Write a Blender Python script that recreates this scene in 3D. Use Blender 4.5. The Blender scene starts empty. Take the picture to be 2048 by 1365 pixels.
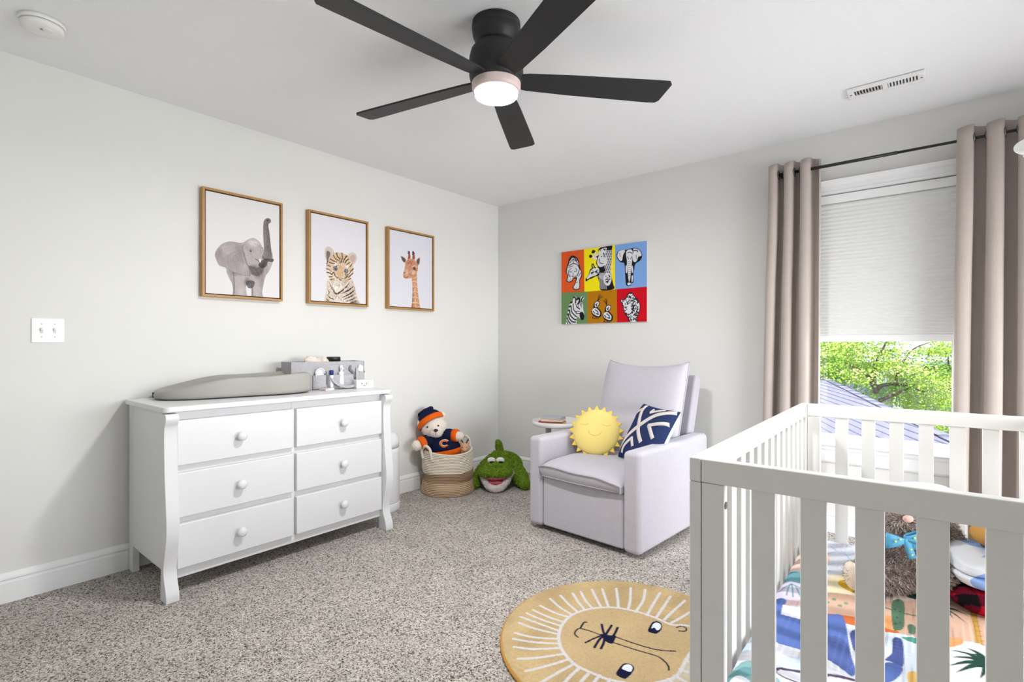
import bpy, bmesh, math, random
import numpy as np
from mathutils import Vector, Matrix, Euler
random.seed(7); np.random.seed(7)
scene = bpy.context.scene
COL = scene.collection
PI = math.pi

# ------------------------------------------------------------------ camera
FPX = 1035.0; PCX = 1024.0; HORY = 690.0; EYE = 1.142
YAW = math.atan2(851.0, FPX)
FWD = (-math.sin(YAW), math.cos(YAW)); RGT = (math.cos(YAW), math.sin(YAW))
CAMX, CAMY = 3.1920, -3.6749
cam_d = bpy.data.cameras.new('camera'); cam = bpy.data.objects.new('camera', cam_d); COL.objects.link(cam)
cam_d.sensor_width = 36.0; cam_d.lens = FPX / 2048.0 * 36.0
cam_d.shift_y = (HORY - 682.5) / 2048.0
cam_d.clip_start = 0.02; cam_d.clip_end = 300
cam.location = (CAMX, CAMY, EYE); cam.rotation_euler = (PI / 2, 0, YAW)
scene.camera = cam

# ------------------------------------------------------------------ light
vs = scene.view_settings
vs.view_transform = 'Standard'; vs.look = 'None'; vs.gamma = 1.0; vs.use_curve_mapping = False
vs.exposure = 0.33
cy = scene.cycles
cy.max_bounces = 8; cy.glossy_bounces = 3; cy.transmission_bounces = 4; cy.caustics_reflective = False; cy.caustics_refractive = False; cy.use_adaptive_sampling = True; cy.adaptive_threshold = .06
world = bpy.data.worlds.new('sky'); scene.world = world; world.use_nodes = True
wn = world.node_tree.nodes; wn.clear()
w_out = wn.new('ShaderNodeOutputWorld'); w_bg = wn.new('ShaderNodeBackground'); w_sky = wn.new('ShaderNodeTexSky')
w_sky.sky_type = 'NISHITA'; w_sky.sun_disc = False; w_sky.sun_elevation = math.radians(52); w_sky.sun_rotation = math.radians(200)
w_sky.air_density = 1.0; w_sky.dust_density = 0.6
w_bg.inputs['Strength'].default_value = 0.28
world.node_tree.links.new(w_sky.outputs[0], w_bg.inputs[0]); world.node_tree.links.new(w_bg.outputs[0], w_out.inputs[0])

def light(name, kind, loc, rot, power, color=(1, 1, 1), **kw):
    d = bpy.data.lights.new(name, kind); d.energy = power; d.color = color
    for k, v in kw.items(): setattr(d, k, v)
    o = bpy.data.objects.new(name, d); COL.objects.link(o); o.location = loc; o.rotation_euler = rot
    return o
# sun over the back of the house: it lights the trees and roofs outside, never the room
SUN = light('sun', 'SUN', (0, -8, 12), (math.radians(40), 0, math.radians(-28)), 6.0, (1, .96, .9), angle=math.radians(.6))
# daylight coming in through the visible window
light('window_daylight', 'AREA', (2.93, 0.055, 0.87), (math.radians(-76), 0, 0), 9, (.93, .97, 1), shape='RECTANGLE', size=.64, size_y=.56)
light('side_fill_light', 'AREA', (5.285, -1.45, 1.05), (0, math.radians(72), 0), 64, (.98, .985, 1), spread=math.radians(118), shape='RECTANGLE', size=1.45, size_y=2.15)  # unseen fill light, added to brighten the room from the side

# ------------------------------------------------------------------ helpers
def lin(c):
    out = []
    for v in c[:3]:
        v = v / 255.0
        out.append(v / 12.92 if v <= .04045 else ((v + .055) / 1.055) ** 2.4)
    return tuple(out)

def M(name, col, rough=.55, var=0.0, vs_=40.0, bump=0.0, bs=120.0, spec=.4, metal=0.0, sheen=0.0, emit=0.0, attr=False, bdist=.002, trans=0.0, coat=0.0, wave=None):
    m = bpy.data.materials.new(name); m.use_nodes = True
    nt = m.node_tree; n = nt.nodes; L = nt.links; b = n['Principled BSDF']
    c = lin(col) + (1,)
    b.inputs['Base Color'].default_value = c
    b.inputs['Roughness'].default_value = rough
    b.inputs['Specular IOR Level'].default_value = spec
    b.inputs['Metallic'].default_value = metal
    if sheen: b.inputs['Sheen Weight'].default_value = sheen; b.inputs['Sheen Roughness'].default_value = .5
    if trans: b.inputs['Transmission Weight'].default_value = trans
    if coat: b.inputs['Coat Weight'].default_value = coat; b.inputs['Coat Roughness'].default_value = .15
    if emit:
        b.inputs['Emission Color'].default_value = c; b.inputs['Emission Strength'].default_value = emit
    tc = None
    def coord():
        nonlocal tc
        if tc is None: tc = n.new('ShaderNodeTexCoord')
        return tc.outputs['Object']
    src = None
    if attr:
        a = n.new('ShaderNodeAttribute'); a.attribute_name = 'Col'; src = a.outputs['Color']
        L.new(src, b.inputs['Base Color'])
    if var:
        t = n.new('ShaderNodeTexNoise'); t.inputs['Scale'].default_value = vs_; t.inputs['Detail'].default_value = 4; t.inputs['Roughness'].default_value = .6
        L.new(coord(), t.inputs['Vector'])
        mr = n.new('ShaderNodeMapRange'); mr.inputs['From Min'].default_value = .25; mr.inputs['From Max'].default_value = .75
        mr.inputs['To Min'].default_value = 1 - var; mr.inputs['To Max'].default_value = 1 + var
        L.new(t.outputs['Fac'], mr.inputs['Value'])
        mx = n.new('ShaderNodeMix'); mx.data_type = 'RGBA'; mx.blend_type = 'MULTIPLY'; mx.inputs['Factor'].default_value = 1
        if src: L.new(src, mx.inputs['A'])
        else: mx.inputs['A'].default_value = c
        L.new(mr.outputs['Result'], mx.inputs['B']); L.new(mx.outputs['Result'], b.inputs['Base Color'])
    if bump:
        if wave:
            t = n.new('ShaderNodeTexWave'); t.bands_direction = wave; t.inputs['Scale'].default_value = bs; t.inputs['Distortion'].default_value = .6
        else:
            t = n.new('ShaderNodeTexNoise'); t.inputs['Scale'].default_value = bs; t.inputs['Detail'].default_value = 5; t.inputs['Roughness'].default_value = .65
        L.new(coord(), t.inputs['Vector'])
        bp = n.new('ShaderNodeBump'); bp.inputs['Strength'].default_value = bump; bp.inputs['Distance'].default_value = bdist
        L.new(t.outputs['Fac'], bp.inputs['Height']); L.new(bp.outputs['Normal'], b.inputs['Normal'])
    return m

def glass_mat(name):
    # clear window pane: almost all light passes straight through, a little is mirrored
    m = bpy.data.materials.new(name); m.use_nodes = True; n = m.node_tree.nodes; L = m.node_tree.links
    n.remove(n['Principled BSDF']); o = n['Material Output']
    t = n.new('ShaderNodeBsdfTransparent'); t.inputs[0].default_value = (.97, .985, .98, 1)
    g = n.new('ShaderNodeBsdfGlossy'); g.inputs['Roughness'].default_value = .02
    x = n.new('ShaderNodeMixShader'); x.inputs[0].default_value = .04
    L.new(t.outputs[0], x.inputs[1]); L.new(g.outputs[0], x.inputs[2]); L.new(x.outputs[0], o.inputs[0])
    return m

class MB:
    """collects geometry for ONE mesh object"""
    def __init__(s): s.v = []; s.f = []; s.smooth = []
    def add(s, verts, faces, smooth=False, mtx=None):
        o = len(s.v)
        for p in verts:
            p = Vector(p)
            if mtx is not None: p = mtx @ p
            s.v.append((p.x, p.y, p.z))
        for q in faces: s.f.append(tuple(i + o for i in q)); s.smooth.append(smooth)
        return s
    def box(s, x0, x1, y0, y1, z0, z1, mtx=None):
        v = [(x0, y0, z0), (x1, y0, z0), (x1, y1, z0), (x0, y1, z0), (x0, y0, z1), (x1, y0, z1), (x1, y1, z1), (x0, y1, z1)]
        return s.add(v, [(3, 2, 1, 0), (4, 5, 6, 7), (0, 1, 5, 4), (1, 2, 6, 5), (2, 3, 7, 6), (3, 0, 4, 7)], False, mtx)
    def prism(s, pts, axis, a, b, mtx=None, smooth=False):
        # polygon pts (2D) extruded along axis ('x': pts=(y,z), 'y': pts=(x,z), 'z': pts=(x,y))
        def mk(p, t):
            return {'x': (t, p[0], p[1]), 'y': (p[0], t, p[1]), 'z': (p[0], p[1], t)}[axis]
        n = len(pts); v = [mk(p, a) for p in pts] + [mk(p, b) for p in pts]
        o = len(s.v); s.add(v, [], False, mtx)
        s.f.append(tuple(o + i for i in range(n))[::-1]); s.smooth.append(False)
        s.f.append(tuple(o + n + i for i in range(n))); s.smooth.append(False)
        for i in range(n):
            j = (i + 1) % n
            s.f.append((o + i, o + j, o + n + j, o + n + i)); s.smooth.append(smooth)
        return s
    def lathe(s, prof, seg=32, mtx=None, smooth=True, cap0=True, cap1=True):
        v = []; f = []
        for r, z in prof:
            for k in range(seg):
                a = 2 * PI * k / seg; v.append((r * math.cos(a), r * math.sin(a), z))
        for i in range(len(prof) - 1):
            for k in range(seg):
                j = (k + 1) % seg
                f.append((i * seg + k, i * seg + j, (i + 1) * seg + j, (i + 1) * seg + k))
        o = len(s.v); s.add(v, f, smooth, mtx)
        if cap0: s.f.append(tuple(o + k for k in range(seg))[::-1]); s.smooth.append(False)
        if cap1:
            q = o + (len(prof) - 1) * seg; s.f.append(tuple(q + k for k in range(seg))); s.smooth.append(False)
        return s
    def tube(s, pts, r, seg=10, caps=True, mtx=None, flat=None, closed=False):
        # r: number or list; flat=(w,t): ribbon cross-section
        P = [Vector(p) for p in pts]; n = len(P); rs = r if isinstance(r, (list, tuple)) else [r] * n
        T = []
        for i in range(n):
            if closed: t = P[(i + 1) % n] - P[(i - 1) % n]
            else: t = P[min(i + 1, n - 1)] - P[max(i - 1, 0)]
            T.append(t.normalized() if t.length > 1e-9 else Vector((0, 0, 1)))
        up = Vector((0, 0, 1)) if abs(T[0].z) < .9 else Vector((1, 0, 0))
        N = (up - T[0] * up.dot(T[0])).normalized(); v = []
        for i in range(n):
            N = (N - T[i] * N.dot(T[i]))
            N = N.normalized() if N.length > 1e-6 else T[i].orthogonal().normalized()
            B = T[i].cross(N)
            for k in range(seg):
                a = 2 * PI * k / seg
                if flat: q = P[i] + B * (flat[0] * rs[i] * math.cos(a)) + N * (flat[1] * rs[i] * math.sin(a))
                else: q = P[i] + (N * math.cos(a) + B * math.sin(a)) * rs[i]
                v.append(q)
        f = []
        m = n if closed else n - 1
        for i in range(m):
            i2 = (i + 1) % n
            for k in range(seg):
                j = (k + 1) % seg
                f.append((i * seg + k, i * seg + j, i2 * seg + j, i2 * seg + k))
        o = len(s.v); s.add(v, f, True, mtx)
        if caps and not closed:
            s.f.append(tuple(o + k for k in range(seg))[::-1]); s.smooth.append(False)
            s.f.append(tuple(o + (n - 1) * seg + k for k in range(seg))); s.smooth.append(False)
        return s
    def ball(s, c, r, seg=16, rings=10, mtx=None, rot=None):
        if not isinstance(r, (tuple, list)): r = (r, r, r)
        v = [(0, 0, 1)]; f = []
        for i in range(1, rings):
            t = PI * i / rings
            for k in range(seg):
                a = 2 * PI * k / seg; v.append((math.sin(t) * math.cos(a), math.sin(t) * math.sin(a), math.cos(t)))
        v.append((0, 0, -1)); e = len(v) - 1
        for k in range(seg):
            j = (k + 1) % seg
            f.append((0, 1 + k, 1 + j))
            for i in range(rings - 2): f.append((1 + i * seg + k, 1 + (i + 1) * seg + k, 1 + (i + 1) * seg + j, 1 + i * seg + j))
            f.append((1 + (rings - 2) * seg + k, e, 1 + (rings - 2) * seg + j))
        R = Euler(rot).to_matrix() if rot else Matrix.Identity(3)
        vv = [Vector(c) + R @ Vector((p[0] * r[0], p[1] * r[1], p[2] * r[2])) for p in v]
        return s.add(vv, f, True, mtx)
    def grid(s, fn, nu, nv, smooth=True, mtx=None, closed_u=False):
        v = []; f = []
        for i in range(nu + 1):
            for j in range(nv + 1): v.append(fn(i / nu, j / nv))
        w = nv + 1
        for i in range(nu):
            for j in range(nv): f.append((i * w + j, (i + 1) * w + j, (i + 1) * w + j + 1, i * w + j + 1))
        return s.add(v, f, smooth, mtx)
    def mesh(s, name):
        me = bpy.data.meshes.new(name); me.from_pydata(s.v, [], s.f); me.update()
        me.polygons.foreach_set('use_smooth', s.smooth)
        return me
    def build(s, name, mat, parent=None, bev=0.0, seg=2, sub=0, weld=False, solid=0.0, fix=True):
        me = s.mesh(name)
        if fix or weld:
            bm = bmesh.new(); bm.from_mesh(me)
            if weld: bmesh.ops.remove_doubles(bm, verts=bm.verts, dist=1e-5)
            if fix: bmesh.ops.recalc_face_normals(bm, faces=bm.faces)
            bm.to_mesh(me); bm.free()
        o = link(name, me, mat, parent)
        if solid:
            md = o.modifiers.new('solid', 'SOLIDIFY'); md.thickness = solid; md.offset = 0
        if bev:
            md = o.modifiers.new('bevel', 'BEVEL'); md.width = bev; md.segments = seg; md.limit_method = 'ANGLE'; md.angle_limit = math.radians(35); md.harden_normals = False
            me.polygons.foreach_set('use_smooth', [True] * len(me.polygons)) if seg > 1 else None
            if seg > 1: o.modifiers.new('wn', 'WEIGHTED_NORMAL')
        if sub:
            md = o.modifiers.new('subd', 'SUBSURF'); md.levels = sub; md.render_levels = sub
        return o

def link(name, me, mat, parent=None):
    o = bpy.data.objects.new(name, me); COL.objects.link(o)
    if mat is not None:
        if isinstance(mat, (list, tuple)):
            for q in mat: me.materials.append(q)
        else: me.materials.append(mat)
    if parent is not None: o.parent = parent
    return o

def tag(o, label, cat, group=None, kind=None):
    if label: o['label'] = label
    if cat: o['category'] = cat
    if group: o['group'] = group
    if kind: o['kind'] = kind
    return o

def thing(name, label, cat, loc=(0, 0, 0), rz=0.0, group=None):
    o = bpy.data.objects.new(name, None); COL.objects.link(o); o.empty_display_size = .1
    o.location = loc; o.rotation_euler = (0, 0, rz)
    return tag(o, label, cat, group)

def struct(o, label=None, cat=None):
    o['kind'] = 'structure'
    if label: o['label'] = label
    if cat: o['category'] = cat
    return o

def blob(name, parts, mat, parent=None, voxel=.008, smooth=8, mtx=None, disp=0.0, dsize=.02):
    """continuous soft body: ellipsoids / tubes fused into one skin"""
    mb = MB()
    for p in parts:
        if p[0] == 'b': mb.ball(p[1], p[2], 20, 12, None, p[3] if len(p) > 3 else None)
        else: 
            mb.tube(p[1], p[2], 14)
            mb.ball(p[1][0], p[2][0] if isinstance(p[2], (list, tuple)) else p[2]); mb.ball(p[1][-1], p[2][-1] if isinstance(p[2], (list, tuple)) else p[2])
    o = mb.build(name, None)
    md = o.modifiers.new('r', 'REMESH'); md.mode = 'VOXEL'; md.voxel_size = voxel
    if smooth:
        md = o.modifiers.new('s', 'SMOOTH'); md.factor = .5; md.iterations = smooth
    if disp:
        tx = bpy.data.textures.new(name + '_fluff', 'CLOUDS'); tx.noise_scale = dsize; tx.noise_depth = 3
        md = o.modifiers.new('d', 'DISPLACE'); md.texture = tx; md.strength = disp; md.mid_level = .5
    dg = bpy.context.evaluated_depsgraph_get(); dg.update()
    me = bpy.data.meshes.new_from_object(o.evaluated_get(dg))
    old = o.data; bpy.data.objects.remove(o); bpy.data.meshes.remove(old)
    me.name = name
    me.polygons.foreach_set('use_smooth', [True] * len(me.polygons))
    me.materials.clear()
    return link(name, me, mat, parent)

def set_col(me, rgb):
    """per-vertex colours (linear, n x 3) into the attribute read by the material"""
    a = me.color_attributes.new('Col', 'FLOAT_COLOR', 'POINT')
    arr = np.ones((len(me.vertices), 4), np.float32); arr[:, :3] = rgb
    a.data.foreach_set('color', arr.ravel())

def fur(parent, o, n, length, mat, cols, width=.0025, lean=(0, 0, -.4), jitter=.5, mask=None, seed=1):
    """short pile growing out of a plush body: thin blades joined into one part of that body"""
    rng = np.random.default_rng(seed); me = o.data; me.calc_loop_triangles()
    nv = len(me.vertices); co = np.empty(nv * 3); me.vertices.foreach_get('co', co); co = co.reshape(-1, 3)
    no = np.empty(nv * 3); me.vertices.foreach_get('normal', no); no = no.reshape(-1, 3)
    tri = np.empty(len(me.loop_triangles) * 3, np.int32); me.loop_triangles.foreach_get('vertices', tri); tri = tri.reshape(-1, 3)
    a, b, c = co[tri[:, 0]], co[tri[:, 1]], co[tri[:, 2]]
    ar = np.linalg.norm(np.cross(b - a, c - a), axis=1)
    if mask is not None: ar = ar * mask((a + b + c) / 3)
    t = rng.choice(len(tri), n, p=ar / ar.sum())
    u, v = rng.random(n), rng.random(n); w = u + v > 1; u[w] = 1 - u[w]; v[w] = 1 - v[w]
    p = a[t] + (b[t] - a[t]) * u[:, None] + (c[t] - a[t]) * v[:, None]
    nn = no[tri[t, 0]] + rng.normal(0, jitter, (n, 3)) + np.array(lean)
    nn /= np.linalg.norm(nn, axis=1)[:, None] + 1e-9
    side = np.cross(nn, rng.normal(0, 1, (n, 3))); side /= np.linalg.norm(side, axis=1)[:, None] + 1e-9
    ln = length * rng.uniform(.6, 1.25, n)[:, None]
    V = np.stack([p - side * width / 2, p + side * width / 2, p + nn * ln], 1).reshape(-1, 3)
    m2 = bpy.data.meshes.new('fur'); m2.vertices.add(n * 3); m2.vertices.foreach_set('co', V.ravel())
    m2.loops.add(n * 3); m2.loops.foreach_set('vertex_index', np.arange(n * 3, dtype=np.int32))
    m2.polygons.add(n); m2.polygons.foreach_set('loop_start', np.arange(0, n * 3, 3, dtype=np.int32)); m2.polygons.foreach_set('loop_total', np.full(n, 3, np.int32))
    m2.update()
    cl = cols(p, rng) if callable(cols) else np.array([lin(q) for q in cols])[rng.integers(0, len(cols), n)]
    set_col(m2, np.repeat(cl, 3, 0))
    f = link('fur', m2, mat, parent); f['kind'] = 'stuff'
    return f

# ---- tracing flat artwork: photograph pixel -> point on the plane the artwork lies in
def ray(u, v):
    r = (u - PCX) / FPX; return (FWD[0] + r * RGT[0], FWD[1] + r * RGT[1], -(v - HORY) / FPX)
def on_x(u, v, x):
    d = ray(u, v); t = (x - CAMX) / d[0]; return (CAMY + t * d[1], EYE + t * d[2])
def on_y(u, v, y):
    d = ray(u, v); t = (y - CAMY) / d[1]; return (CAMX + t * d[0], EYE + t * d[2])
def on_z(u, v, z):
    d = ray(u, v); t = (z - EYE) / d[2]; return (CAMX + t * d[0], CAMY + t * d[1])

def smooth_line(pts, n=8, closed=False):
    P = np.array(pts, float); m = len(P); out = []
    rng = range(m if closed else m - 1)
    for i in rng:
        if closed: p0, p1, p2, p3 = P[(i - 1) % m], P[i], P[(i + 1) % m], P[(i + 2) % m]
        else: p0, p1, p2, p3 = P[max(i - 1, 0)], P[i], P[i + 1], P[min(i + 2, m - 1)]
        for k in range(n):
            t = k / n
            out.append(.5 * ((2 * p1) + (-p0 + p2) * t + (2 * p0 - 5 * p1 + 4 * p2 - p3) * t * t + (-p0 + 3 * p1 - 3 * p2 + p3) * t ** 3))
    if not closed: out.append(P[-1])
    return np.array(out)

class Paint:
    """colours painted on a flat sheet (a print); sheet coordinates a,b in metres, conv maps traced points to them"""
    def __init__(s, a0, a1, b0, b1, na, nb, base, conv=None):
        s.a0, s.a1, s.b0, s.b1, s.na, s.nb = a0, a1, b0, b1, na, nb
        A = np.linspace(a0, a1, na); B = np.linspace(b0, b1, nb)
        s.A, s.B = np.meshgrid(A, B, indexing='ij'); s.C = np.empty((na, nb, 3)); s.C[:] = lin(base); s.conv = conv
        s.px = (a1 - a0) / (na - 1)
    def cv(s, pts): return np.array([s.conv(*p) for p in pts]) if s.conv else np.array(pts, float)
    def win(s, P, pad):
        i0 = np.searchsorted(s.A[:, 0], P[:, 0].min() - pad) if s.a1 > s.a0 else 0; i1 = np.searchsorted(s.A[:, 0], P[:, 0].max() + pad) + 1
        j0 = np.searchsorted(s.B[0], P[:, 1].min() - pad); j1 = np.searchsorted(s.B[0], P[:, 1].max() + pad) + 1
        return slice(max(i0 - 1, 0), i1), slice(max(j0 - 1, 0), j1)
    def mix(s, w, m, col, clip=None):
        if clip is not None: m = m * clip[w]
        s.C[w] = s.C[w] * (1 - m[..., None]) + np.array(lin(col)) * m[..., None]
    def mask(s, pts, smooth=True, n=6):
        P = s.cv(pts)
        if smooth: P = smooth_line(P, n, True)
        full = np.zeros(s.A.shape); w = s.win(P, s.px * 2); X, Y = s.A[w], s.B[w]
        if X.size == 0: return full
        q = np.roll(P, -1, 0); acc = np.zeros(X.shape)
        for ox, oy in ((-.25, -.1), (.1, -.25), (.25, .1), (-.1, .25)):
            ins = np.zeros(X.shape, bool); Xo, Yo = X + ox * s.px * 1.3, Y + oy * s.px * 1.3
            for (x0, y0), (x1, y1) in zip(P, q):
                if y0 == y1: continue
                ins ^= ((y0 > Yo) != (y1 > Yo)) & (Xo < (x1 - x0) * (Yo - y0) / (y1 - y0) + x0)
            acc += ins
        full[w] = acc / 4; return full
    def poly(s, pts, col, smooth=True, op=1.0, clip=None, n=6):
        m = s.mask(pts, smooth, n) * op
        s.mix((slice(None), slice(None)), m, col, clip); return m
    def line(s, pts, wd, col, smooth=True, op=1.0, clip=None, taper=False, n=6):
        P = s.cv(pts)
        if smooth and len(P) > 2: P = smooth_line(P, n)
        if P.shape[0] < 2: return
        w = s.win(P, wd + s.px * 2); X, Y = s.A[w], s.B[w]
        if X.size == 0: return
        best = np.full(X.shape, 9.0); k = len(P) - 1
        for i in range(k):
            d = P[i + 1] - P[i]; L2 = d @ d
            if L2 < 1e-14: continue
            t = np.clip(((X - P[i, 0]) * d[0] + (Y - P[i, 1]) * d[1]) / L2, 0, 1)
            r = np.hypot(X - P[i, 0] - t * d[0], Y - P[i, 1] - t * d[1])
            if taper:
                f = (i + t) / k; r = r + wd / 2 * (np.abs(2 * f - 1) ** 1.5 if taper == 'both' else f)
            best = np.minimum(best, r)
        m = np.clip((wd / 2 - best) / (s.px * 1.0) + .5, 0, 1) * op
        s.mix(w, m, col, clip)
    def soft(s, c, r, col, op=1.0, clip=None):
        P = s.cv([c])[0]; rx, ry = r if isinstance(r, (tuple, list)) else (r, r)
        d = np.hypot((s.A - P[0]) / rx, (s.B - P[1]) / ry); m = np.clip(1 - d, 0, 1); m = m * m * (3 - 2 * m) * op
        s.mix((slice(None), slice(None)), m, col, clip)
    def dot(s, c, r, col, op=1.0, clip=None):
        P = s.cv([c])[0]; rx, ry = r if isinstance(r, (tuple, list)) else (r, r)
        d = np.hypot((s.A - P[0]) / rx, (s.B - P[1]) / ry); m = np.clip((1 - d) * rx / s.px + .5, 0, 1) * op
        s.mix((slice(None), slice(None)), m, col, clip)
    def grain(s, amt, clip=None, seed=3, cell=1):
        rng = np.random.default_rng(seed); g = rng.normal(0, amt, ((s.na + cell - 1) // cell, (s.nb + cell - 1) // cell))
        g = np.kron(g, np.ones((cell, cell)))[:s.na, :s.nb]
        if clip is not None: g = g * clip
        s.C = np.clip(s.C * (1 + g[..., None]), 0, 1)
    def strokes(s, mask, n, ln, wd, cols, ang, spread=.4, op=.5, seed=1):
        """short hair or wrinkle marks inside a mask"""
        rng = np.random.default_rng(seed); ii, jj = np.nonzero(mask > .5)
        if len(ii) == 0: return
        cv, s.conv = s.conv, None
        for k in rng.integers(0, len(ii), n):
            a, b = s.A[ii[k], 0], s.B[0, jj[k]]; t = (ang(a, b) if callable(ang) else ang) + rng.normal(0, spread); l = ln * rng.uniform(.5, 1.4)
            s.line([(a, b), (a + l * math.cos(t), b + l * math.sin(t))], wd, cols[int(rng.integers(0, len(cols)))], False, op, mask)
        s.conv = cv
    def sheet(s, name, place, mat, parent, zfun=None):
        """place(a,b,h) -> xyz arrays"""
        H = zfun(s.A, s.B) if zfun else np.zeros(s.A.shape)
        X, Y, Z = place(s.A, s.B, H)
        co = np.stack([X + 0 * s.A, Y + 0 * s.A, Z + 0 * s.A], -1).reshape(-1, 3)
        na, nb = s.na, s.nb; idx = np.arange(na * nb, dtype=np.int32).reshape(na, nb)
        Q = np.stack([idx[:-1, :-1], idx[1:, :-1], idx[1:, 1:], idx[:-1, 1:]], -1).reshape(-1, 4)
        keep = getattr(s, 'keep', None)
        if keep is not None:
            k = (keep[:-1, :-1] & keep[1:, :-1] & keep[1:, 1:] & keep[:-1, 1:]).ravel(); Q = Q[k]
        me = bpy.data.meshes.new(name); me.vertices.add(len(co)); me.vertices.foreach_set('co', co.astype(np.float32).ravel())
        nq = len(Q); me.loops.add(nq * 4); me.loops.foreach_set('vertex_index', Q.ravel())
        me.polygons.add(nq); me.polygons.foreach_set('loop_start', np.arange(0, nq * 4, 4, dtype=np.int32)); me.polygons.foreach_set('loop_total', np.full(nq, 4, np.int32))
        me.update(); me.polygons.foreach_set('use_smooth', [True] * nq)
        set_col(me, s.C.reshape(-1, 3))
        return link(name, me, mat, parent)
# ================================================================== the room
RX1, RY0, CEIL = 5.3, -4.6, 2.44
m_wall = M('wall_paint', (229, 229, 226), .85, var=.012, vs_=1.5, bump=.08, bs=260, spec=.2, bdist=.001)
m_trim = M('trim_white', (240, 241, 242), .45, spec=.35)
m_ceil = M('ceiling_stipple', (248, 249, 252), .95, bump=.55, bs=150, spec=.1, bdist=.004)

def carpet_material():
    m = bpy.data.materials.new('carpet_pile'); m.use_nodes = True
    n = m.node_tree.nodes; L = m.node_tree.links; b = n['Principled BSDF']
    tc = n.new('ShaderNodeTexCoord')
    wob = n.new('ShaderNodeTexNoise'); wob.inputs['Scale'].default_value = 90; wob.inputs['Detail'].default_value = 2
    L.new(tc.outputs['Object'], wob.inputs['Vector'])
    mad = n.new('ShaderNodeVectorMath'); mad.operation = 'MULTIPLY_ADD'; mad.inputs[1].default_value = (.012, .012, .012)
    L.new(wob.outputs['Color'], mad.inputs[0]); L.new(tc.outputs['Object'], mad.inputs[2])
    v = n.new('ShaderNodeTexVoronoi'); v.inputs['Scale'].default_value = 205; L.new(mad.outputs[0], v.inputs['Vector'])
    sep = n.new('ShaderNodeSeparateColor'); L.new(v.outputs['Color'], sep.inputs[0])
    cr = n.new('ShaderNodeValToRGB'); L.new(sep.outputs[0], cr.inputs[0])
    e = cr.color_ramp.elements
    e[0].position = 0; e[0].color = lin((82, 74, 68)) + (1,); e[1].position = 1; e[1].color = lin((234, 229, 223)) + (1,)
    for p, c in ((.13, (126, 117, 109)), (.30, (178, 169, 161)), (.6, (210, 202, 195))): q = e.new(p); q.color = lin(c) + (1,)
    big = n.new('ShaderNodeTexNoise'); big.inputs['Scale'].default_value = 5.5; big.inputs['Detail'].default_value = 3
    L.new(tc.outputs['Object'], big.inputs['Vector'])
    mr = n.new('ShaderNodeMapRange'); mr.inputs['From Min'].default_value = .3; mr.inputs['From Max'].default_value = .7; mr.inputs['To Min'].default_value = .88; mr.inputs['To Max'].default_value = 1.06
    L.new(big.outputs['Fac'], mr.inputs['Value'])
    mx = n.new('ShaderNodeMix'); mx.data_type = 'RGBA'; mx.blend_type = 'MULTIPLY'; mx.inputs['Factor'].default_value = 1
    L.new(cr.outputs['Color'], mx.inputs['A']); L.new(mr.outputs['Result'], mx.inputs['B']); L.new(mx.outputs['Result'], b.inputs['Base Color'])
    b.inputs['Roughness'].default_value = 1; b.inputs['Specular IOR Level'].default_value = .05
    v2 = n.new('ShaderNodeTexVoronoi'); v2.inputs['Scale'].default_value = 205; L.new(mad.outputs[0], v2.inputs['Vector'])
    inv = n.new('ShaderNodeMath'); inv.operation = 'SUBTRACT'; inv.inputs[0].default_value = 1; L.new(v2.outputs['Distance'], inv.inputs[1])
    bp = n.new('ShaderNodeBump'); bp.inputs['Strength'].default_value = .9; bp.inputs['Distance'].default_value = .006
    L.new(inv.outputs[0], bp.inputs['Height']); L.new(bp.outputs['Normal'], b.inputs['Normal'])
    return m
m_carpet = carpet_material()

T = .14
struct(MB().box(-T, RX1 + T, RY0 - T, T, -.12, 0).build('floor', m_carpet), 'speckled beige grey carpet covering the whole floor', 'carpet')
struct(MB().box(-T, RX1 + T, RY0 - T, T, CEIL, CEIL + .12).build('ceiling', m_ceil), 'white stippled ceiling around the fan', 'ceiling')
struct(MB().box(-T, 0, RY0, 0, 0, CEIL).build('wall_left', m_wall), 'off-white wall behind the dresser and the framed prints', 'wall')
struct(MB().box(-T, RX1 + T, RY0 - T, RY0, 0, CEIL).build('wall_back', m_wall), 'off-white wall behind the camera', 'wall')
# window wall (y = 0) with its opening
WX0, WX1, WZ0, WZ1 = 2.565, 3.295, .545, 2.06
w = MB(); w.box(-T, WX0, 0, T, 0, CEIL); w.box(WX1, RX1 + T, 0, T, 0, CEIL); w.box(WX0, WX1, 0, T, 0, WZ0 - .02); w.box(WX0, WX1, 0, T, WZ1, CEIL)
struct(w.build('wall_right', m_wall), 'off-white wall with the window and the animal canvas', 'wall')
# side wall (x = 4) with an unseen opening, added to hold the main fill light
SY0, SY1, SZ0, SZ1 = -2.55, -.35, .3, 1.8
w = MB(); w.box(RX1, RX1 + T, RY0, SY0, 0, CEIL); w.box(RX1, RX1 + T, SY1, 0, 0, CEIL); w.box(RX1, RX1 + T, SY0, SY1, 0, SZ0); w.box(RX1, RX1 + T, SY0, SY1, SZ1, CEIL)
struct(w.build('wall_side', m_wall), 'off-white side wall beside the crib', 'wall')

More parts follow.
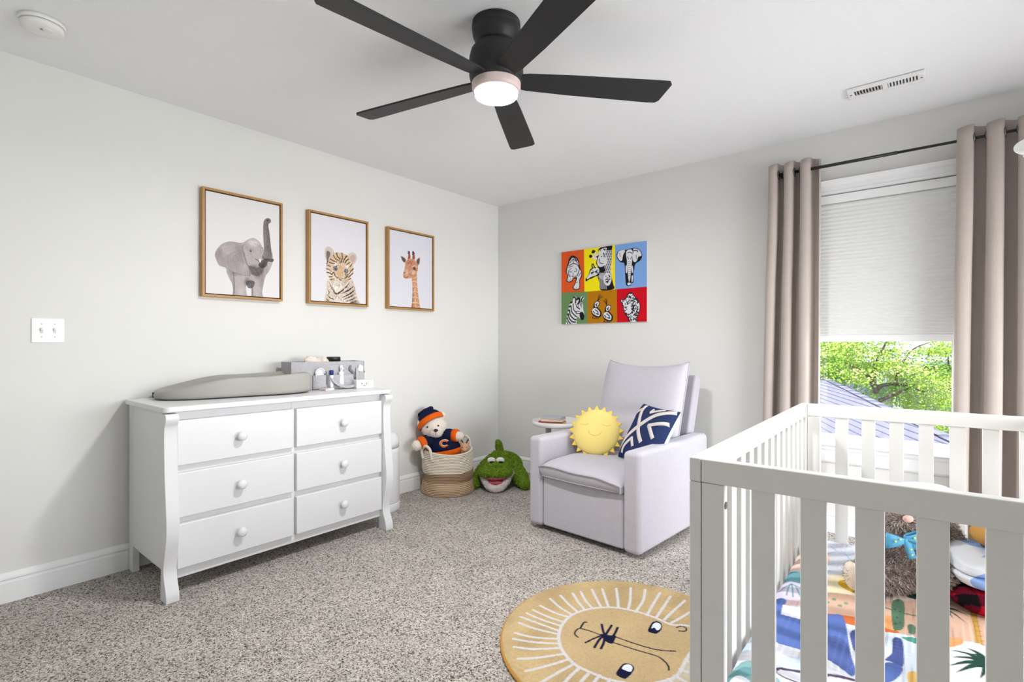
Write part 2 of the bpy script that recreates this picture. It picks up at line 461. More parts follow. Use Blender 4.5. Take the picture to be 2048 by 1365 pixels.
# baseboards: moulded profile (depth, height)
BP = [(0, 0), (.016, 0), (.016, .088), (.0135, .094), (.0135, .1), (.017, .104), (.016, .112), (.010, .121), (.005, .127), (0, .13)]
struct(MB().prism([(x, z) for x, z in BP], 'y', RY0, -.0).build('baseboard_left', m_trim), 'white moulded baseboard along the dresser wall', 'baseboard')
struct(MB().prism([(-x, z) for x, z in BP], 'x', 0, RX1).build('baseboard_right', m_trim), 'white moulded baseboard along the window wall', 'baseboard')
struct(MB().prism([(RY0 + x, z) for x, z in BP], 'x', 0, RX1).build('baseboard_back', m_trim), 'white moulded baseboard behind the camera', 'baseboard')
struct(MB().prism([(RX1 - x, z) for x, z in BP], 'y', RY0, 0).build('baseboard_side', m_trim), 'white moulded baseboard beside the crib', 'baseboard')

# ---- window in the picture
m_glass = glass_mat('pane_glass')
m_vinyl = M('window_vinyl', (243, 244, 245), .4)
win = thing('window_1', 'white framed sash window under a lowered cellular shade', 'window', (0, 0, 0)); win['kind'] = 'structure'
HP = [(0, 0), (-.022, 0), (-.022, .012), (-.017, .018), (-.017, .048), (-.026, .056), (-.032, .066), (-.036, .078), (0, .078)]
MB().prism([(y, WZ1 + z) for y, z in HP], 'x', WX0 - .085, WX1 + .085).build('head_casing', m_trim, win)
for xa, xb in ((WX0 - .075, WX0), (WX1, WX1 + .075)):
    MB().box(xa, xb, -.018, 0, WZ0, WZ1).build('side_casing', m_trim, win, bev=.004)
MB().prism([(.14, WZ0), (.14, WZ0 - .02), (-.03, WZ0 - .02), (-.036, WZ0 - .012), (-.03, WZ0)], 'x', WX0 - .1, WX1 + .1).build('sill', m_trim, win)
AP = [(0, 0), (-.012, 0), (-.016, .01), (-.016, .07), (-.022, .082), (-.026, .098), (0, .098)]
MB().prism([(y, WZ0 - .118 + z) for y, z in AP], 'x', WX0 - .075, WX1 + .075).build('apron', m_trim, win)
fr = MB(); d0, d1 = .06, .12
fr.box(WX0, WX0 + .022, d0, d1, WZ0, WZ1); fr.box(WX1 - .022, WX1, d0, d1, WZ0, WZ1); fr.box(WX0, WX1, d0, d1, WZ1 - .03, WZ1); fr.box(WX0, WX1, d0, d1, WZ0 - .01, WZ0 + .012)
fr.build('frame', m_vinyl, win, bev=.003)
def sash(z0, z1, y):
    s = MB(); s.box(WX0 + .022, WX0 + .042, y, y + .028, z0, z1); s.box(WX1 - .042, WX1 - .022, y, y + .028, z0, z1); s.box(WX0 + .022, WX1 - .022, y, y + .028, z0, z0 + .034); s.box(WX0 + .022, WX1 - .022, y, y + .028, z1 - .03, z1)
    o = s.build('sash', m_vinyl, win, bev=.002)
    MB().box(WX0 + .042, WX1 - .042, y + .012, y + .016, z0 + .034, z1 - .03).build('pane', m_glass, o)
sash(WZ0 + .008, 1.33, .062); sash(1.32, WZ1 - .03, .091)

# ---- unseen side window, added around the fill light
fill_win = thing('added_side_window', 'wide white window added unseen in the side wall for fill light', 'window'); fill_win['kind'] = 'structure'
f = MB()
for ya, yb in ((SY0, SY0 + .05), (SY1 - .05, SY1), ((SY0 + SY1) / 2 - .03, (SY0 + SY1) / 2 + .03)): f.box(RX1 + .04, RX1 + .1, ya, yb, SZ0, SZ1)
f.box(RX1 + .04, RX1 + .1, SY0, SY1, SZ0, SZ0 + .05); f.box(RX1 + .04, RX1 + .1, SY0, SY1, SZ1 - .05, SZ1)
f.build('frame', m_vinyl, fill_win, bev=.004)
for ya, yb in ((SY0 - .08, SY0), (SY1, SY1 + .08)): MB().box(RX1 - .018, RX1, ya, yb, SZ0 - .08, SZ1 + .08).build('side_casing', m_trim, fill_win, bev=.004)
MB().box(RX1 - .018, RX1, SY0, SY1, SZ1, SZ1 + .08).build('head_casing', m_trim, fill_win, bev=.004)
MB().box(RX1 - .04, RX1 + .1, SY0, SY1, SZ0 - .03, SZ0).build('sill', m_trim, fill_win, bev=.004)

# ---- cellular shade
m_shade = M('shade_cloth', (236, 237, 236), .8, spec=.15)
shade = thing('cellular_shade', 'white honeycomb window shade lowered over the upper sash', 'window shade', (0, 0, 0))
SX0, SX1 = WX0 + .004, WX1 - .004
MB().box(SX0, SX1, .004, .05, 2.005, 2.056).build('headrail', m_vinyl, shade, bev=.003)
MB().box(SX0 + .002, SX1 - .002, .012, .046, 1.1605, 1.2).build('bottom_rail', m_vinyl, shade, bev=.003)
np_ = 37; zt, zb = 2.0, 1.2
for k in range(np_):
    # pleats sit closer together towards the bottom, where the shade is stacked
    g = lambda q: zt - (zt - zb) * (1.16 * q - .16 * q * q)
    a, b = g(k / np_), g((k + 1) / np_); mid = (a + b) / 2
    MB().prism([(.018, a), (.0095, mid), (.018, b), (.036, b), (.046, mid), (.036, a)], 'x', SX0 + .003, SX1 - .003).build('pleat', m_shade, shade, fix=True)
MB().prism([(2.905, 1.1605), (2.945, 1.1605), (2.94, 1.17), (2.91, 1.17)], 'y', .0, .012).build('pull_tab', m_vinyl, shade)

# ---- curtain rod and curtains
m_black = M('black_metal', (30, 30, 32), .45, spec=.5)
RZ, RY = 2.213, -.085
rod = thing('curtain_rod', 'thin black metal curtain rod above the window', 'curtain rod', (0, 0, 0))
MB().tube([(2.42, RY, RZ), (3.02, RY, RZ)], .0095, 12).build('pole', m_black, rod)
MB().tube([(3.0, RY, RZ), (3.85, RY, RZ)], .0075, 12).build('inner_pole', m_black, rod)
for x in (2.43, 3.8):
    MB().tube([(x, 0, RZ - .01), (x, RY + .0, RZ - .012)], .006, 8).lathe([(.022, 0), (.022, .005)], 16, Matrix.Translation((x, -.0, RZ - .01)) @ Matrix.Rotation(PI / 2, 4, 'X')).build('bracket', m_black, rod)
    e = 2.40 if x < 3 else 3.85; sg = -1 if x < 3 else 1
    MB().ball((e + sg * .012, RY, RZ), .016).build('finial', m_black, rod)
m_curt = M('curtain_taupe', (180, 169, 162), .85, var=.03, vs_=8, bump=.12, bs=500, spec=.15, sheen=.15, bdist=.0008)
m_ring = M('grommet_metal', (120, 112, 106), .3, metal=.9)

def curtain(label, x0, x1, npl, flare0, flare1, ph, seed, amp=.042, ztop=2.275, lean_=.08):
    rng = random.Random(seed)
    c = thing('curtain', label, 'curtain', ((x0 + x1) / 2, RY, 0.015), group='taupe curtains at the window')
    cx = (x0 + x1) / 2; nu, nv = npl * 22, 40
    offs = [(rng.uniform(-.18, .18), rng.uniform(.8, 1.25)) for _ in range(npl + 2)]
    def fn(u, v):
        z = ztop - .015 - (ztop - .03) * v
        k = u * npl; i = int(min(k, npl - 1e-6)); w0, a0 = offs[i]
        th = 2 * PI * (k + ph); blend = min(1, v * 3)
        sn = math.sin(th); wave = sn
        y = amp * wave * (1 + blend * (a0 - 1) * .5) * (1 - .1 * v) + blend * .006 * math.sin(9 * u + 5 * v + seed)
        xx = x0 + (x1 - x0) * u + blend * (flare0 * (1 - u) * v + flare1 * u * v) - (x1 - x0) / npl * .13 * math.sin(2 * th) + lean_ * (x1 - x0) / npl * wave
        xx += blend * w0 * .03 * math.sin(3 * v) * math.sin(PI * u)
        top = .010 * math.sin(th + 1.2) * (1 - min(1, v * 12))
        return (xx - cx, y, z + top)
    MB().grid(fn, nu, nv).build('cloth', m_curt, c, solid=.0025, fix=False)
    # grommets where the pleats cross the rod
    for j in range(2 * npl):
        t = (j / 2 - ph) / npl
        if not 0.01 < t < .99: continue
        p = fn(t, .03); q = fn(t + .004, .03)
        d = Vector((q[0] - p[0], q[1] - p[1], 0)).normalized(); ang = math.atan2(d.y, d.x)
        mt = Matrix.Translation((p[0], 0, RZ - .015)) @ Matrix.Rotation(ang, 4, 'Z') @ Matrix.Rotation(PI / 2, 4, 'X')
        ring = [(.021, -.003), (.028, -.0045), (.030, 0), (.028, .0045), (.021, .003), (.021, -.003)]
        MB().lathe(ring, 24, mt, cap0=False, cap1=False).build('grommet', m_ring, c)
    return c
curtain('taupe grommet curtain at the left side of the window beside the armchair', 2.372, 2.64, 3, -.05, -.01, .5, 3)
curtain('wide taupe grommet curtain at the right side of the window behind the crib', 3.285, 3.86, 5, -.03, .02, .55, 5)
# ================================================================== ceiling fan
m_fan = M('fan_black', (40, 40, 42), .5, spec=.35)
FX, FY = 1.815, -2.10
fan = thing('ceiling_fan', 'black five-blade flush ceiling fan with a lit round lamp', 'ceiling fan', (FX, FY, 2.15))
def up(z): return z - 2.15
MB().lathe([(.0, up(2.4395)), (.097, up(2.4395)), (.0985, up(2.415)), (.095, up(2.409)), (.0975, up(2.405)), (.094, up(2.385)), (.082, up(2.36)), (.074, up(2.348))], 48, cap0=False).build('canopy', m_fan, fan)
MB().lathe([(.072, up(2.35)), (.085, up(2.345)), (.102, up(2.325)), (.109, up(2.295)), (.109, up(2.225)), (.105, up(2.208)), (.099, up(2.196))], 48).build('motor_housing', m_fan, fan)
m_ringl = M('lamp_ring', (226, 205, 203), .4)
MB().lathe([(.099, up(2.197)), (.0985, up(2.176)), (.095, up(2.163)), (.089, up(2.161)), (.089, up(2.19))], 48, cap0=False, cap1=False).build('lamp_ring', m_ringl, fan)
m_lens = M('lamp_lens', (255, 253, 250), .6, emit=2.2)
MB().lathe([(.0885, up(2.17)), (.0885, up(2.161)), (.08, up(2.155)), (.05, up(2.1505)), (.0, up(2.149))], 48, cap1=False).build('lens', m_lens, fan)
blade = None
for k in range(5):
    if blade is None:
        pl = [(.085, -.038), (.13, -.047), (.3, -.056), (.66, -.066), (.715, -.066), (.727, -.05), (.712, .05), (.698, .064), (.66, .066), (.3, .056), (.13, .047), (.085, .038)]
        o = MB().prism(pl, 'z', -.004, .004).build('blade', m_fan, fan, bev=.002); blade = o
        arm = MB().box(.075, .16, -.02, .02, .004, .012).build('blade_arm', m_fan, o, bev=.003)
    else:
        o = blade.copy(); COL.objects.link(o); o.parent = fan
        a2 = arm.copy(); COL.objects.link(a2); a2.parent = o
    o.location = (0, 0, up(2.212))
    o.rotation_euler = Euler((math.radians(-12), 0, math.radians(47.6 + 72 * k)))
fl = light('lamp', 'AREA', (FX, FY, 2.147), (0, 0, 0), 25, (1, .99, .98), shape='DISK', size=.17)
fl.visible_camera = True

# ================================================================== ceiling vent, smoke alarm, light switch
m_vent = M('vent_white', (240, 240, 240), .5)
m_dark = M('duct_dark', (60, 60, 60), .9)
vent = thing('ceiling_vent', 'white slotted air vent in the ceiling near the window', 'vent', (2.99, -.503, CEIL - .012))
VW, VH = .157, .067
v = MB(); v.box(-VW, VW, -VH, -.03, 0, .011); v.box(-VW, VW, .03, VH, 0, .011); v.box(-VW, -.128, -.03, .03, 0, .011); v.box(.128, VW, -.03, .03, 0, .011); v.box(-.011, .011, -.03, .03, 0, .011)
v.build('face_plate', m_vent, vent, bev=.004)
MB().box(-.128, .128, -.03, .03, .0095, .0115).build('duct_opening', m_dark, vent)
fin = None
for s in (-1, 1):
    for k in range(9):
        x = s * (.017 + .0128 * k)
        if fin is None: fin = MB().box(-.0006, .0006, -.03, .03, -.0055, .0055).build('fin', m_vent, vent); o = fin
        else: o = fin.copy(); COL.objects.link(o); o.parent = vent
        o.location = (x, 0, .0062); o.rotation_euler = (0, s * math.radians(38), 0)
for x in (-.143, .143): MB().lathe([(.0045, 0), (.0045, -.0012)], 12, Matrix.Translation((x, 0, 0))).build('screw', m_ring, vent)

alarm = thing('smoke_alarm', 'round white smoke alarm on the ceiling in the corner above the switch', 'smoke alarm', (.415, -3.268, CEIL))
m_alarm = M('alarm_white', (242, 241, 239), .5)
MB().lathe([(.0, -.001), (.074, -.001), (.074, -.012), (.071, -.016)], 40, cap0=False).build('base', m_alarm, alarm)
MB().lathe([(.066, -.014), (.066, -.018)], 40).build('vent_slot', m_dark, alarm)
MB().lathe([(.069, -.0175), (.0685, -.028), (.062, -.036), (.04, -.040), (0, -.041)], 40, cap1=False).build('cover', m_alarm, alarm)
MB().lathe([(.017, 0), (.017, -.004), (.012, -.006)], 20, Matrix.Translation((.03, .012, -.0385))).build('test_button', m_alarm, alarm)
MB().box(.02, .026, -.01, .006, -.0435, -.04).build('sounder_slot', M('slot_grey', (150, 150, 150), .8), alarm)

sw = thing('light_switch', 'white double toggle light switch plate on the dresser wall', 'light switch', (0, -3.187, 1.208))
m_switch = M('switch_white', (246, 247, 248), .35)
MB().box(0, .006, -.058, .058, -.057, .057).build('plate', m_switch, sw, bev=.003, seg=3)
for y in (-.023, .023):
    MB().box(.006, .0068, -.0055, .0055, -.013, .013, Matrix.Translation((0, y, 0))).build('slot', M('switch_slot', (214, 214, 214), .5), sw)
    MB().prism([(.004, -.009), (.019, .0055), (.0185, .0105), (.004, .009)], 'y', y - .004, y + .004).build('toggle', m_switch, sw, bev=.0012)
    for z in (-.03, .03): MB().lathe([(.0032, .006), (.0032, .0072)], 10, Matrix.Translation((0, y, z)) @ Matrix.Rotation(PI / 2, 4, 'Y')).build('screw', M('screw_grey', (200, 200, 200), .4), sw)
# ================================================================== dresser
m_white = M('furniture_white', (224, 225, 227), .38, spec=.4)
dr = thing('dresser', 'white six-drawer dresser with curved front legs against the left wall', 'dresser', (.3, -2.275, 0))
DX, DY = .3, -2.275
def L_(x, y): return x - DX, y - DY
def dbox(mb, x0, x1, y0, y1, z0, z1): return mb.box(x0 - DX, x1 - DX, y0 - DY, y1 - DY, z0, z1)
# top with rounded front corners
pts = [(.012, -2.895)]
for a in range(0, 91, 15): pts.append((.57 - .03 + .03 * math.sin(math.radians(a)), -2.895 + .03 - .03 * math.cos(math.radians(a))))
for a in range(0, 91, 15): pts.append((.57 - .03 + .03 * math.cos(math.radians(a)), -1.655 - .03 + .03 * math.sin(math.radians(a))))
pts.append((.012, -1.655))
MB().prism([L_(*p) for p in pts], 'z', .84, .865).build('top', m_white, dr, bev=.004)
for y0, y1 in ((-2.878, -2.856), (-1.694, -1.672)):
    dbox(MB(), .035, .52, y0, y1, .13, .84).build('side_panel', m_white, dr, bev=.002)
dbox(MB(), .02, .026, -2.86, -1.69, .12, .84).build('back_panel', m_white, dr)
# face frame
for y0, y1 in ((-2.856, -2.832), (-2.2855, -2.2685), (-1.718, -1.694)):
    dbox(MB(), .49, .522, y0, y1, .085, .84).build('stile', m_white, dr, bev=.0015)
for z0, z1 in ((.798, .84), (.560, .593), (.328, .357), (.078, .125)):
    dbox(MB(), .486, .52, -2.836, -1.714, z0, z1).build('rail', m_white, dr, bev=.0015)
dbox(MB(), .03, .486, -2.856, -1.694, .10, .118).build('bottom_panel', m_white, dr)
# drawers
for zc in (.6955, .4585, .2265):
    for y0, y1 in ((-2.832, -2.2855), (-2.2685, -1.718)):
        hz = .1015 if zc < .6 else .1025  # fills the frame opening
        d = dbox(MB(), .40, .545, y0, y1, zc - hz, zc + hz).build('drawer', m_white, dr, bev=.005, seg=3)
        yk = (y0 + y1) / 2
        mt = Matrix.Translation((.545 - DX, yk - DY, zc)) @ Matrix.Rotation(PI / 2, 4, 'Y')
        MB().lathe([(.013, -.002), (.0105, .007), (.0105, .013), (.0195, .017), (.0225, .024), (.021, .033), (.013, .038), (0, .039)], 24, mt, cap1=False).build('knob', m_white, d)
# front legs: S-shaped profile in x-z
fp = [(.583, 0), (.582, .03), (.57, .065), (.555, .10), (.548, .135), (.552, .17), (.566, .22), (.58, .27), (.586, .315), (.585, .37), (.577, .44), (.567, .52), (.56, .61), (.556, .70), (.556, .745), (.561, .775), (.573, .795), (.579, .812), (.576, .828), (.566, .834)]
P = [tuple(q) for q in smooth_line(fp, 4)]
leg = [(p[0] - DX, p[1]) for p in P] + [(.522 - DX, .834), (.518 - DX, .15), (.512 - DX, .1), (.508 - DX, .0)]
for y0, y1 in ((-2.887, -2.834), (-1.716, -1.663)):
    MB().prism(leg, 'y', y0 - DY, y1 - DY).build('front_leg', m_white, dr, bev=.0025)
    yy = -2.88 if y0 < -2 else -1.70
    dbox(MB(), .022, .078, yy, yy + .03, 0, .84).build('back_leg', m_white, dr, bev=.002)

# ================================================================== changing pad
m_pad = M('pad_grey', (164, 161, 156), .55, spec=.3, var=.02, vs_=6)
pad = thing('changing_pad', 'grey contoured foam changing pad lying on the dresser', 'changing pad', (.212, -2.43, .8655), math.radians(-11))
NA, NR = 96, 26
def outline(a):
    c, s = math.cos(a), math.sin(a); n = 2.9
    r = (abs(c) ** n + abs(s) ** n) ** (-1 / n)
    t = r * s                      # -1 .. 1 along the length (local y)
    wx = .197 * (1 - .07 * math.exp(-(t - .05) ** 2 / .12) - .10 * max(0, -t - .3))
    return r * c * wx, t * .388
def ridge(t):                      # lip height along the length: low at the foot end, high at the head end
    k = min(1, max(0, (t + 1.0) / .92)); k = k * k * (3 - 2 * k)
    return .056 + .054 * k + .012 * math.exp(-(t - .75) ** 2 / .1)
V = []; F = []
rings = [(f, 'top') for f in np.linspace(0.02, .93, 16)]
for f, _ in rings:
    for k in range(NA):
        x, y = outline(2 * PI * k / NA); t = y / .388
        H = ridge(t * f if abs(t) > .2 else t); side = f
        dish = .016 + .012 * (1 - max(0, -t * f))
        rim = 1 / (1 + math.exp(-(side - .72) * 15))
        endopen = max(0, -math.sin(2 * PI * k / NA)) ** 6          # the foot end stays low
        lip = H * rim * (1 - .25 * endopen) + (1 - rim) * dish
        V.append((x * f, y * f, lip))
for q, (f, zf) in enumerate(((.965, .93), (.99, .78), (1.0, .55), (.995, .3), (.975, .1), (.94, .0))):
    for k in range(NA):
        x, y = outline(2 * PI * k / NA); H = ridge(y / .388) * (1 - .25 * max(0, -math.sin(2 * PI * k / NA)) ** 6)
        V.append((x * f, y * f, H * zf))
nr = len(V) // NA
for i in range(nr - 1):
    for k in range(NA):
        j = (k + 1) % NA; F.append((i * NA + k, i * NA + j, (i + 1) * NA + j, (i + 1) * NA + k))
F.append(tuple(range(NA))[::-1]); F.append(tuple((nr - 1) * NA + k for k in range(NA)))
mb = MB(); mb.add(V, F, True); mb.build('foam_body', m_pad, pad, sub=1)
MB().box(-.012, .012, -.389, -.382, .01, .036).build('strap_tab', m_dark, pad, bev=.002)

# ================================================================== felt caddy and its contents
m_felt = M('felt_grey', (178, 177, 182), .95, var=.12, vs_=70, bump=.3, bs=300, spec=.1)
m_felt2 = M('felt_dark', (130, 130, 136), .95, var=.08, vs_=70, spec=.1)
CXc, CYc = .175, -1.915
cad = thing('felt_caddy', 'grey felt nursery caddy with pockets on the dresser', 'caddy', (.187, -1.90, .8655), math.radians(-10))
def cb(x0, x1, y0, y1, z0, z1): return MB().box(x0 - CXc, x1 - CXc, y0 - CYc, y1 - CYc, z0, z1)
CA, CB_, CY0, CY1, CH_ = .085, .268, -2.145, -1.685, .172
cb(CB_ - .005, CB_, CY0, CY1, 0, CH_).build('front_panel', m_felt, cad, bev=.0015)
cb(CA, CA + .005, CY0, CY1, 0, CH_).build('back_panel', m_felt, cad, bev=.0015)
for y in (CY0, CY1 - .005): cb(CA, CB_, y, y + .005, 0, CH_).build('end_panel', m_felt, cad, bev=.0015)
cb(CA, CB_, CY0, CY1, 0, .005).build('base', m_felt, cad)
cb(CA + .005, CB_ - .005, -2.0, -1.996, .0, CH_ - .02).build('divider', m_felt, cad)
def pocket(y0, y1, h, bulge):
    def fn(u, v):
        y = y0 + (y1 - y0) * u; return (CB_ + .002 + bulge * math.sin(PI * u) ** .7 * (.6 + .4 * v) - CXc, y - CYc, .002 + h * v)
    MB().grid(fn, 20, 4).build('pocket', m_felt, cad, solid=.003)
pocket(-2.14, -2.03, .09, .012); pocket(-2.018, -1.935, .088, .022); pocket(-1.925, -1.755, .088, .026)
# carrying strap drooping over the front
pp = smooth_line([(CB_ + .003, -1.905, .10), (CB_ + .031, -1.9, .055), (CB_ + .04, -1.86, .024), (CB_ + .044, -1.81, .014), (CB_ + .04, -1.765, .022), (CB_ + .03, -1.745, .05), (CB_ + .004, -1.735, .13)], 6)
MB().tube([(p[0] - CXc, p[1] - CYc, p[2]) for p in pp], 1, 8, flat=(.010, .002)).build('handle', m_felt, cad)
pp = smooth_line([(CB_ + .003, -1.78, .145), (CB_ + .012, -1.785, .12), (CB_ + .01, -1.765, .10), (CB_ + .016, -1.752, .07)], 6)
MB().tube([(p[0] - CXc, p[1] - CYc, p[2]) for p in pp], 1, 8, flat=(.008, .0015)).build('handle_tail', m_felt2, cad)
MB().ball((CA - CXc + .1, CY1 + .03 - CYc, .098), .011).tube([(CA - CXc + .1, CY1 - CYc, .09), (CA - CXc + .1, CY1 + .02 - CYc, .098)], .003).build('toggle', m_dark, cad)
def cw(x, y, z):
    a = math.radians(-10); dx, dy = x - CXc, y - CYc; return (.187 + dx * math.cos(a) - dy * math.sin(a), -1.90 + dx * math.sin(a) + dy * math.cos(a), z)
m_cream = M('cotton_cream', (231, 222, 210), .9, bump=.4, bs=60, spec=.1)
m_plastic = M('plastic_white', (244, 244, 242), .35)
# things in the caddy
jar = thing('cream_jar', 'white jar with a black lid standing in the felt caddy', 'jar', cw(.17, -1.85, .8705))
MB().lathe([(.041, 0), (.043, .01), (.043, .158), (.04, .165)], 28).build('body', m_plastic, jar, bev=.001)
MB().lathe([(.0435, .165), (.0435, .19), (.041, .194)], 28).build('lid', m_black, jar)
wipe = blob('wipes_bundle', [('b', (0, 0, .10), (.05, .06, .05)), ('b', (.01, .045, .13), (.045, .05, .035)), ('b', (-.01, -.03, .145), (.03, .045, .025)), ('b', (0, .03, .05), (.05, .07, .05))], m_cream, voxel=.006, disp=.02, dsize=.03, smooth=4)
wipe.location = cw(.172, -1.965, .893); wipe.scale = (.85, .95, 1.05)
tag(wipe, 'crumpled cream cloth bundle sticking out of the felt caddy', 'cloth')
brush = thing('hair_brush', 'striped oval baby brush in the small caddy pocket', 'brush', cw(CB_ + .012, -1.978, .878))
m_brush = M('brush_stripe', (214, 215, 222), .5)
MB().ball((0, 0, .082), (.007, .030, .036)).tube([(0, 0, .0), (0, 0, .055)], .007, 10).build('paddle', m_brush, brush)
for r in (.033, .026): 
    MB().tube([(.0065, r * math.cos(a), .084 + r * 1.1 * math.sin(a)) for a in np.linspace(.1, PI - .1, 12)], .0022, 6).build('stripe', m_plastic, brush)
comb = MB().prism([(-.012, 0), (.012, 0), (.01, .08), (-.006, .088)], 'x', -.002, .002).build('comb', M('comb_grey', (96, 98, 104), .5)); comb.location = cw(CB_ + .006, -1.942, .895); tag(comb, 'dark grey comb behind the brush in the caddy pocket', 'comb')
tubeb = thing('ointment_tube', 'small white tube with a navy cap in the caddy pocket', 'tube', cw(CB_ + .014, -1.905, .872))
MB().lathe([(.006, 0), (.011, .01), (.011, .082)], 14).build('body', m_plastic, tubeb); MB().lathe([(.0115, .082), (.0115, .112)], 14).build('cap', M('cap_navy', (34, 46, 120), .4), tubeb)
bot = thing('lotion_bottle', 'white pump bottle standing in the front caddy pocket', 'bottle', cw(CB_ + .015, -1.845, .872))
MB().lathe([(.01, 0), (.016, .01), (.016, .098), (.007, .104), (.007, .112), (.0095, .114), (.0095, .132), (.005, .142), (0, .143)], 18, cap1=False).build('body', m_plastic, bot)
MB().box(-.006, .02, -.006, .006, .118, .126).build('nozzle', m_plastic, bot, bev=.002)
tis = MB().prism([(-.02, 0), (.018, -.005), (.021, .03), (-.008, .042)], 'x', -.001, .001).build('paper_tag', m_plastic); tis.location = cw(CB_ + .006, -1.715, .865 + .11); tag(tis, 'small white paper tag tucked in the caddy end', 'tag')
# white monitor box with a printed face
wb = thing('sound_machine', 'small white box with a printed grey face beside the caddy', 'sound machine', (.36, -1.725, .8655), math.radians(-14))
MB().box(-.04, .03, -.055, .055, 0, .054).build('body', m_plastic, wb, bev=.004, seg=3)
MB().box(.03, .0306, -.032, .022, .008, .046).build('face_panel', M('panel_white', (252, 252, 252), .3), wb)
m_pg = M('print_grey', (128, 128, 132), .6)
for y in (-.024, .008): MB().box(.0306, .031, y, y + .006, .024, .038).build('eye_mark', m_pg, wb)
MB().box(.0306, .031, -.014, .002, .016, .021).build('mouth_mark', m_pg, wb); MB().box(.0306, .031, -.018, .008, .0105, .0125).build('line_mark', m_pg, wb)
card = thing('card_pack', 'thin white and pink pack lying flat in front of the caddy', 'pack', (.335, -1.965, .8655), math.radians(25))
MB().box(-.022, .022, -.045, .045, 0, .012).build('body', m_plastic, card, bev=.002); MB().box(-.0222, .0222, -.045, -.012, .001, .0122).build('pink_band', M('pack_pink', (228, 206, 202), .6), card)

# ================================================================== white bin behind the dresser
pail = thing('diaper_pail', 'tall white rounded bin on the floor behind the dresser', 'bin', (.20, -1.475, 0))
MB().lathe([(.128, .0), (.132, .008), (.132, .05), (.13, .056)], 40).build('base', m_white, pail)
MB().lathe([(.128, .056), (.131, .062), (.126, .40), (.1255, .43)], 40).build('body', m_white, pail)
MB().lathe([(.1265, .432), (.1265, .47), (.12, .505), (.10, .528), (.06, .54), (0, .543)], 40, cap1=False).build('lid', m_white, pail)
# ================================================================== glider armchair
m_fab = M('chair_fabric', (194, 191, 200), .95, var=.035, vs_=35, bump=.25, bs=420, spec=.1, sheen=.25, bdist=.001)
m_pipe = M('chair_piping', (176, 173, 182), .95, spec=.1)
CH_RZ = math.radians(-4)
chair = thing('armchair', 'pale lilac grey upholstered glider armchair beside the window', 'armchair', (1.206, -1.096, 0), CH_RZ)
def rbox(name, x0, x1, y0, y1, z0, z1, r, seg=4, puff=0.0, parent=chair, mat=m_fab, mtx=None):
    # soft-edged upholstered block
    o = MB().box(x0, x1, y0, y1, z0, z1, mtx).build(name, mat, parent, bev=r, seg=seg); return o
rbox('swivel_base', .12, .66, .12, .74, 0, .035, .004, 2, mat=m_black)
rbox('arm', 0, .105, 0, .87, .022, .57, .028, 5); rbox('arm', .675, .78, 0, .87, .022, .57, .028, 5)
rbox('footrest_panel', .108, .672, .012, .075, .03, .335, .014, 4)
rbox('seat_deck', .106, .674, .075, .80, .04, .335, .01, 2)
rbox('rear_panel', .02, .76, .79, .865, .03, .50, .012, 3)

def cushion_mesh(w, h, tf, tb, n=26, sag=.0, ears=.0, pinch=.0, power=.35, dent=None):
    """pillow in the x-z plane, centre 0; tf/tb: how far it puffs to the front (-y) / back"""
    mb = MB()
    def pos(u, v, s):
        x = w / 2 * u * (1 - pinch * (1 - v * v)); z = h / 2 * v * (1 - pinch * (1 - u * u))
        if v > 0: z += v * (ears * u ** 4 - sag * (1 - u * u))
        e = max(0, (1 - u ** 4) * (1 - v ** 4)) ** power
        y = (-tf if s < 0 else tb) * e
        if dent and s < 0: y += dent(u, v) * e
        return (x, y, z)
    def q(t): return math.sin((t * 2 - 1) * PI / 2)
    mb.grid(lambda a, b: pos(q(a), q(b), -1), n, n); mb.grid(lambda a, b: pos(q(a), q(b), 1), n, n)
    rim = [pos(q(k / n), -1, -1) for k in range(n)] + [pos(1, q(k / n), -1) for k in range(n)] + [pos(q(1 - k / n), 1, -1) for k in range(n)] + [pos(-1, q(1 - k / n), -1) for k in range(n)]
    return mb, rim

# seat cushion: boxed pad with a crowned top, lying over the deck
def seat_top(u, v):
    x = .107 + .566 * u; y = -.024 + .60 * v
    e = (1 - (2 * u - 1) ** 6) ** .5 * (1 - max(0, 1 - v * 5) ** 2 * .75)
    droop = -.022 * math.exp(-((u - .95) ** 2) / .03) * max(0, 1 - 2 * v) + .004 * math.sin(9 * u) * max(0, 1 - 3 * v)
    return (x, y + .012 * math.sin(PI * u) * -max(0, 1 - 2 * v), .398 + .052 * e * (.75 + .25 * math.sin(PI * min(1, v * 1.2))) + droop)
NU, NV = 30, 24; mb = MB(); mb.grid(seat_top, NU, NV)
def seat_front(u, v):
    p = seat_top(u, 0); b = .338
    k = v; z = p[2] + (b - p[2]) * k
    return (p[0] + (.5 - u) * .02 * k, p[1] - .006 * math.sin(PI * k) + .02 * k, z)
mb.grid(seat_front, NU, 6)
def side(xu):
    def fn(u, v): p = seat_top(xu, u); return (p[0], p[1], p[2] + (.338 - p[2]) * v)
    return fn
mb.grid(side(0), NV, 4); mb.grid(side(1), NV, 4)
sc_ = mb.build('seat_cushion', m_fab, chair, weld=True)
MB().tube([(p[0], p[1] - .003, p[2]) for p in [seat_top(i / 30, 0) for i in range(31)]], .0042, 8).build('piping', m_pipe, sc_)
MB().tube([(p[0], p[1] - .002, p[2] + .003) for p in [seat_front(i / 30, 1) for i in range(31)]], .004, 8).build('piping', m_pipe, sc_)

# back frame, leaning back
lean = math.atan2(.93 - .72, .945 - .30)
mt = Matrix.Translation((.39, .775, .30)) @ Matrix.Rotation(-lean, 4, 'X')
MB().box(-.285, .285, -.045, .045, 0, .66, mt).build('back_frame', m_fab, chair, bev=.02, seg=4)
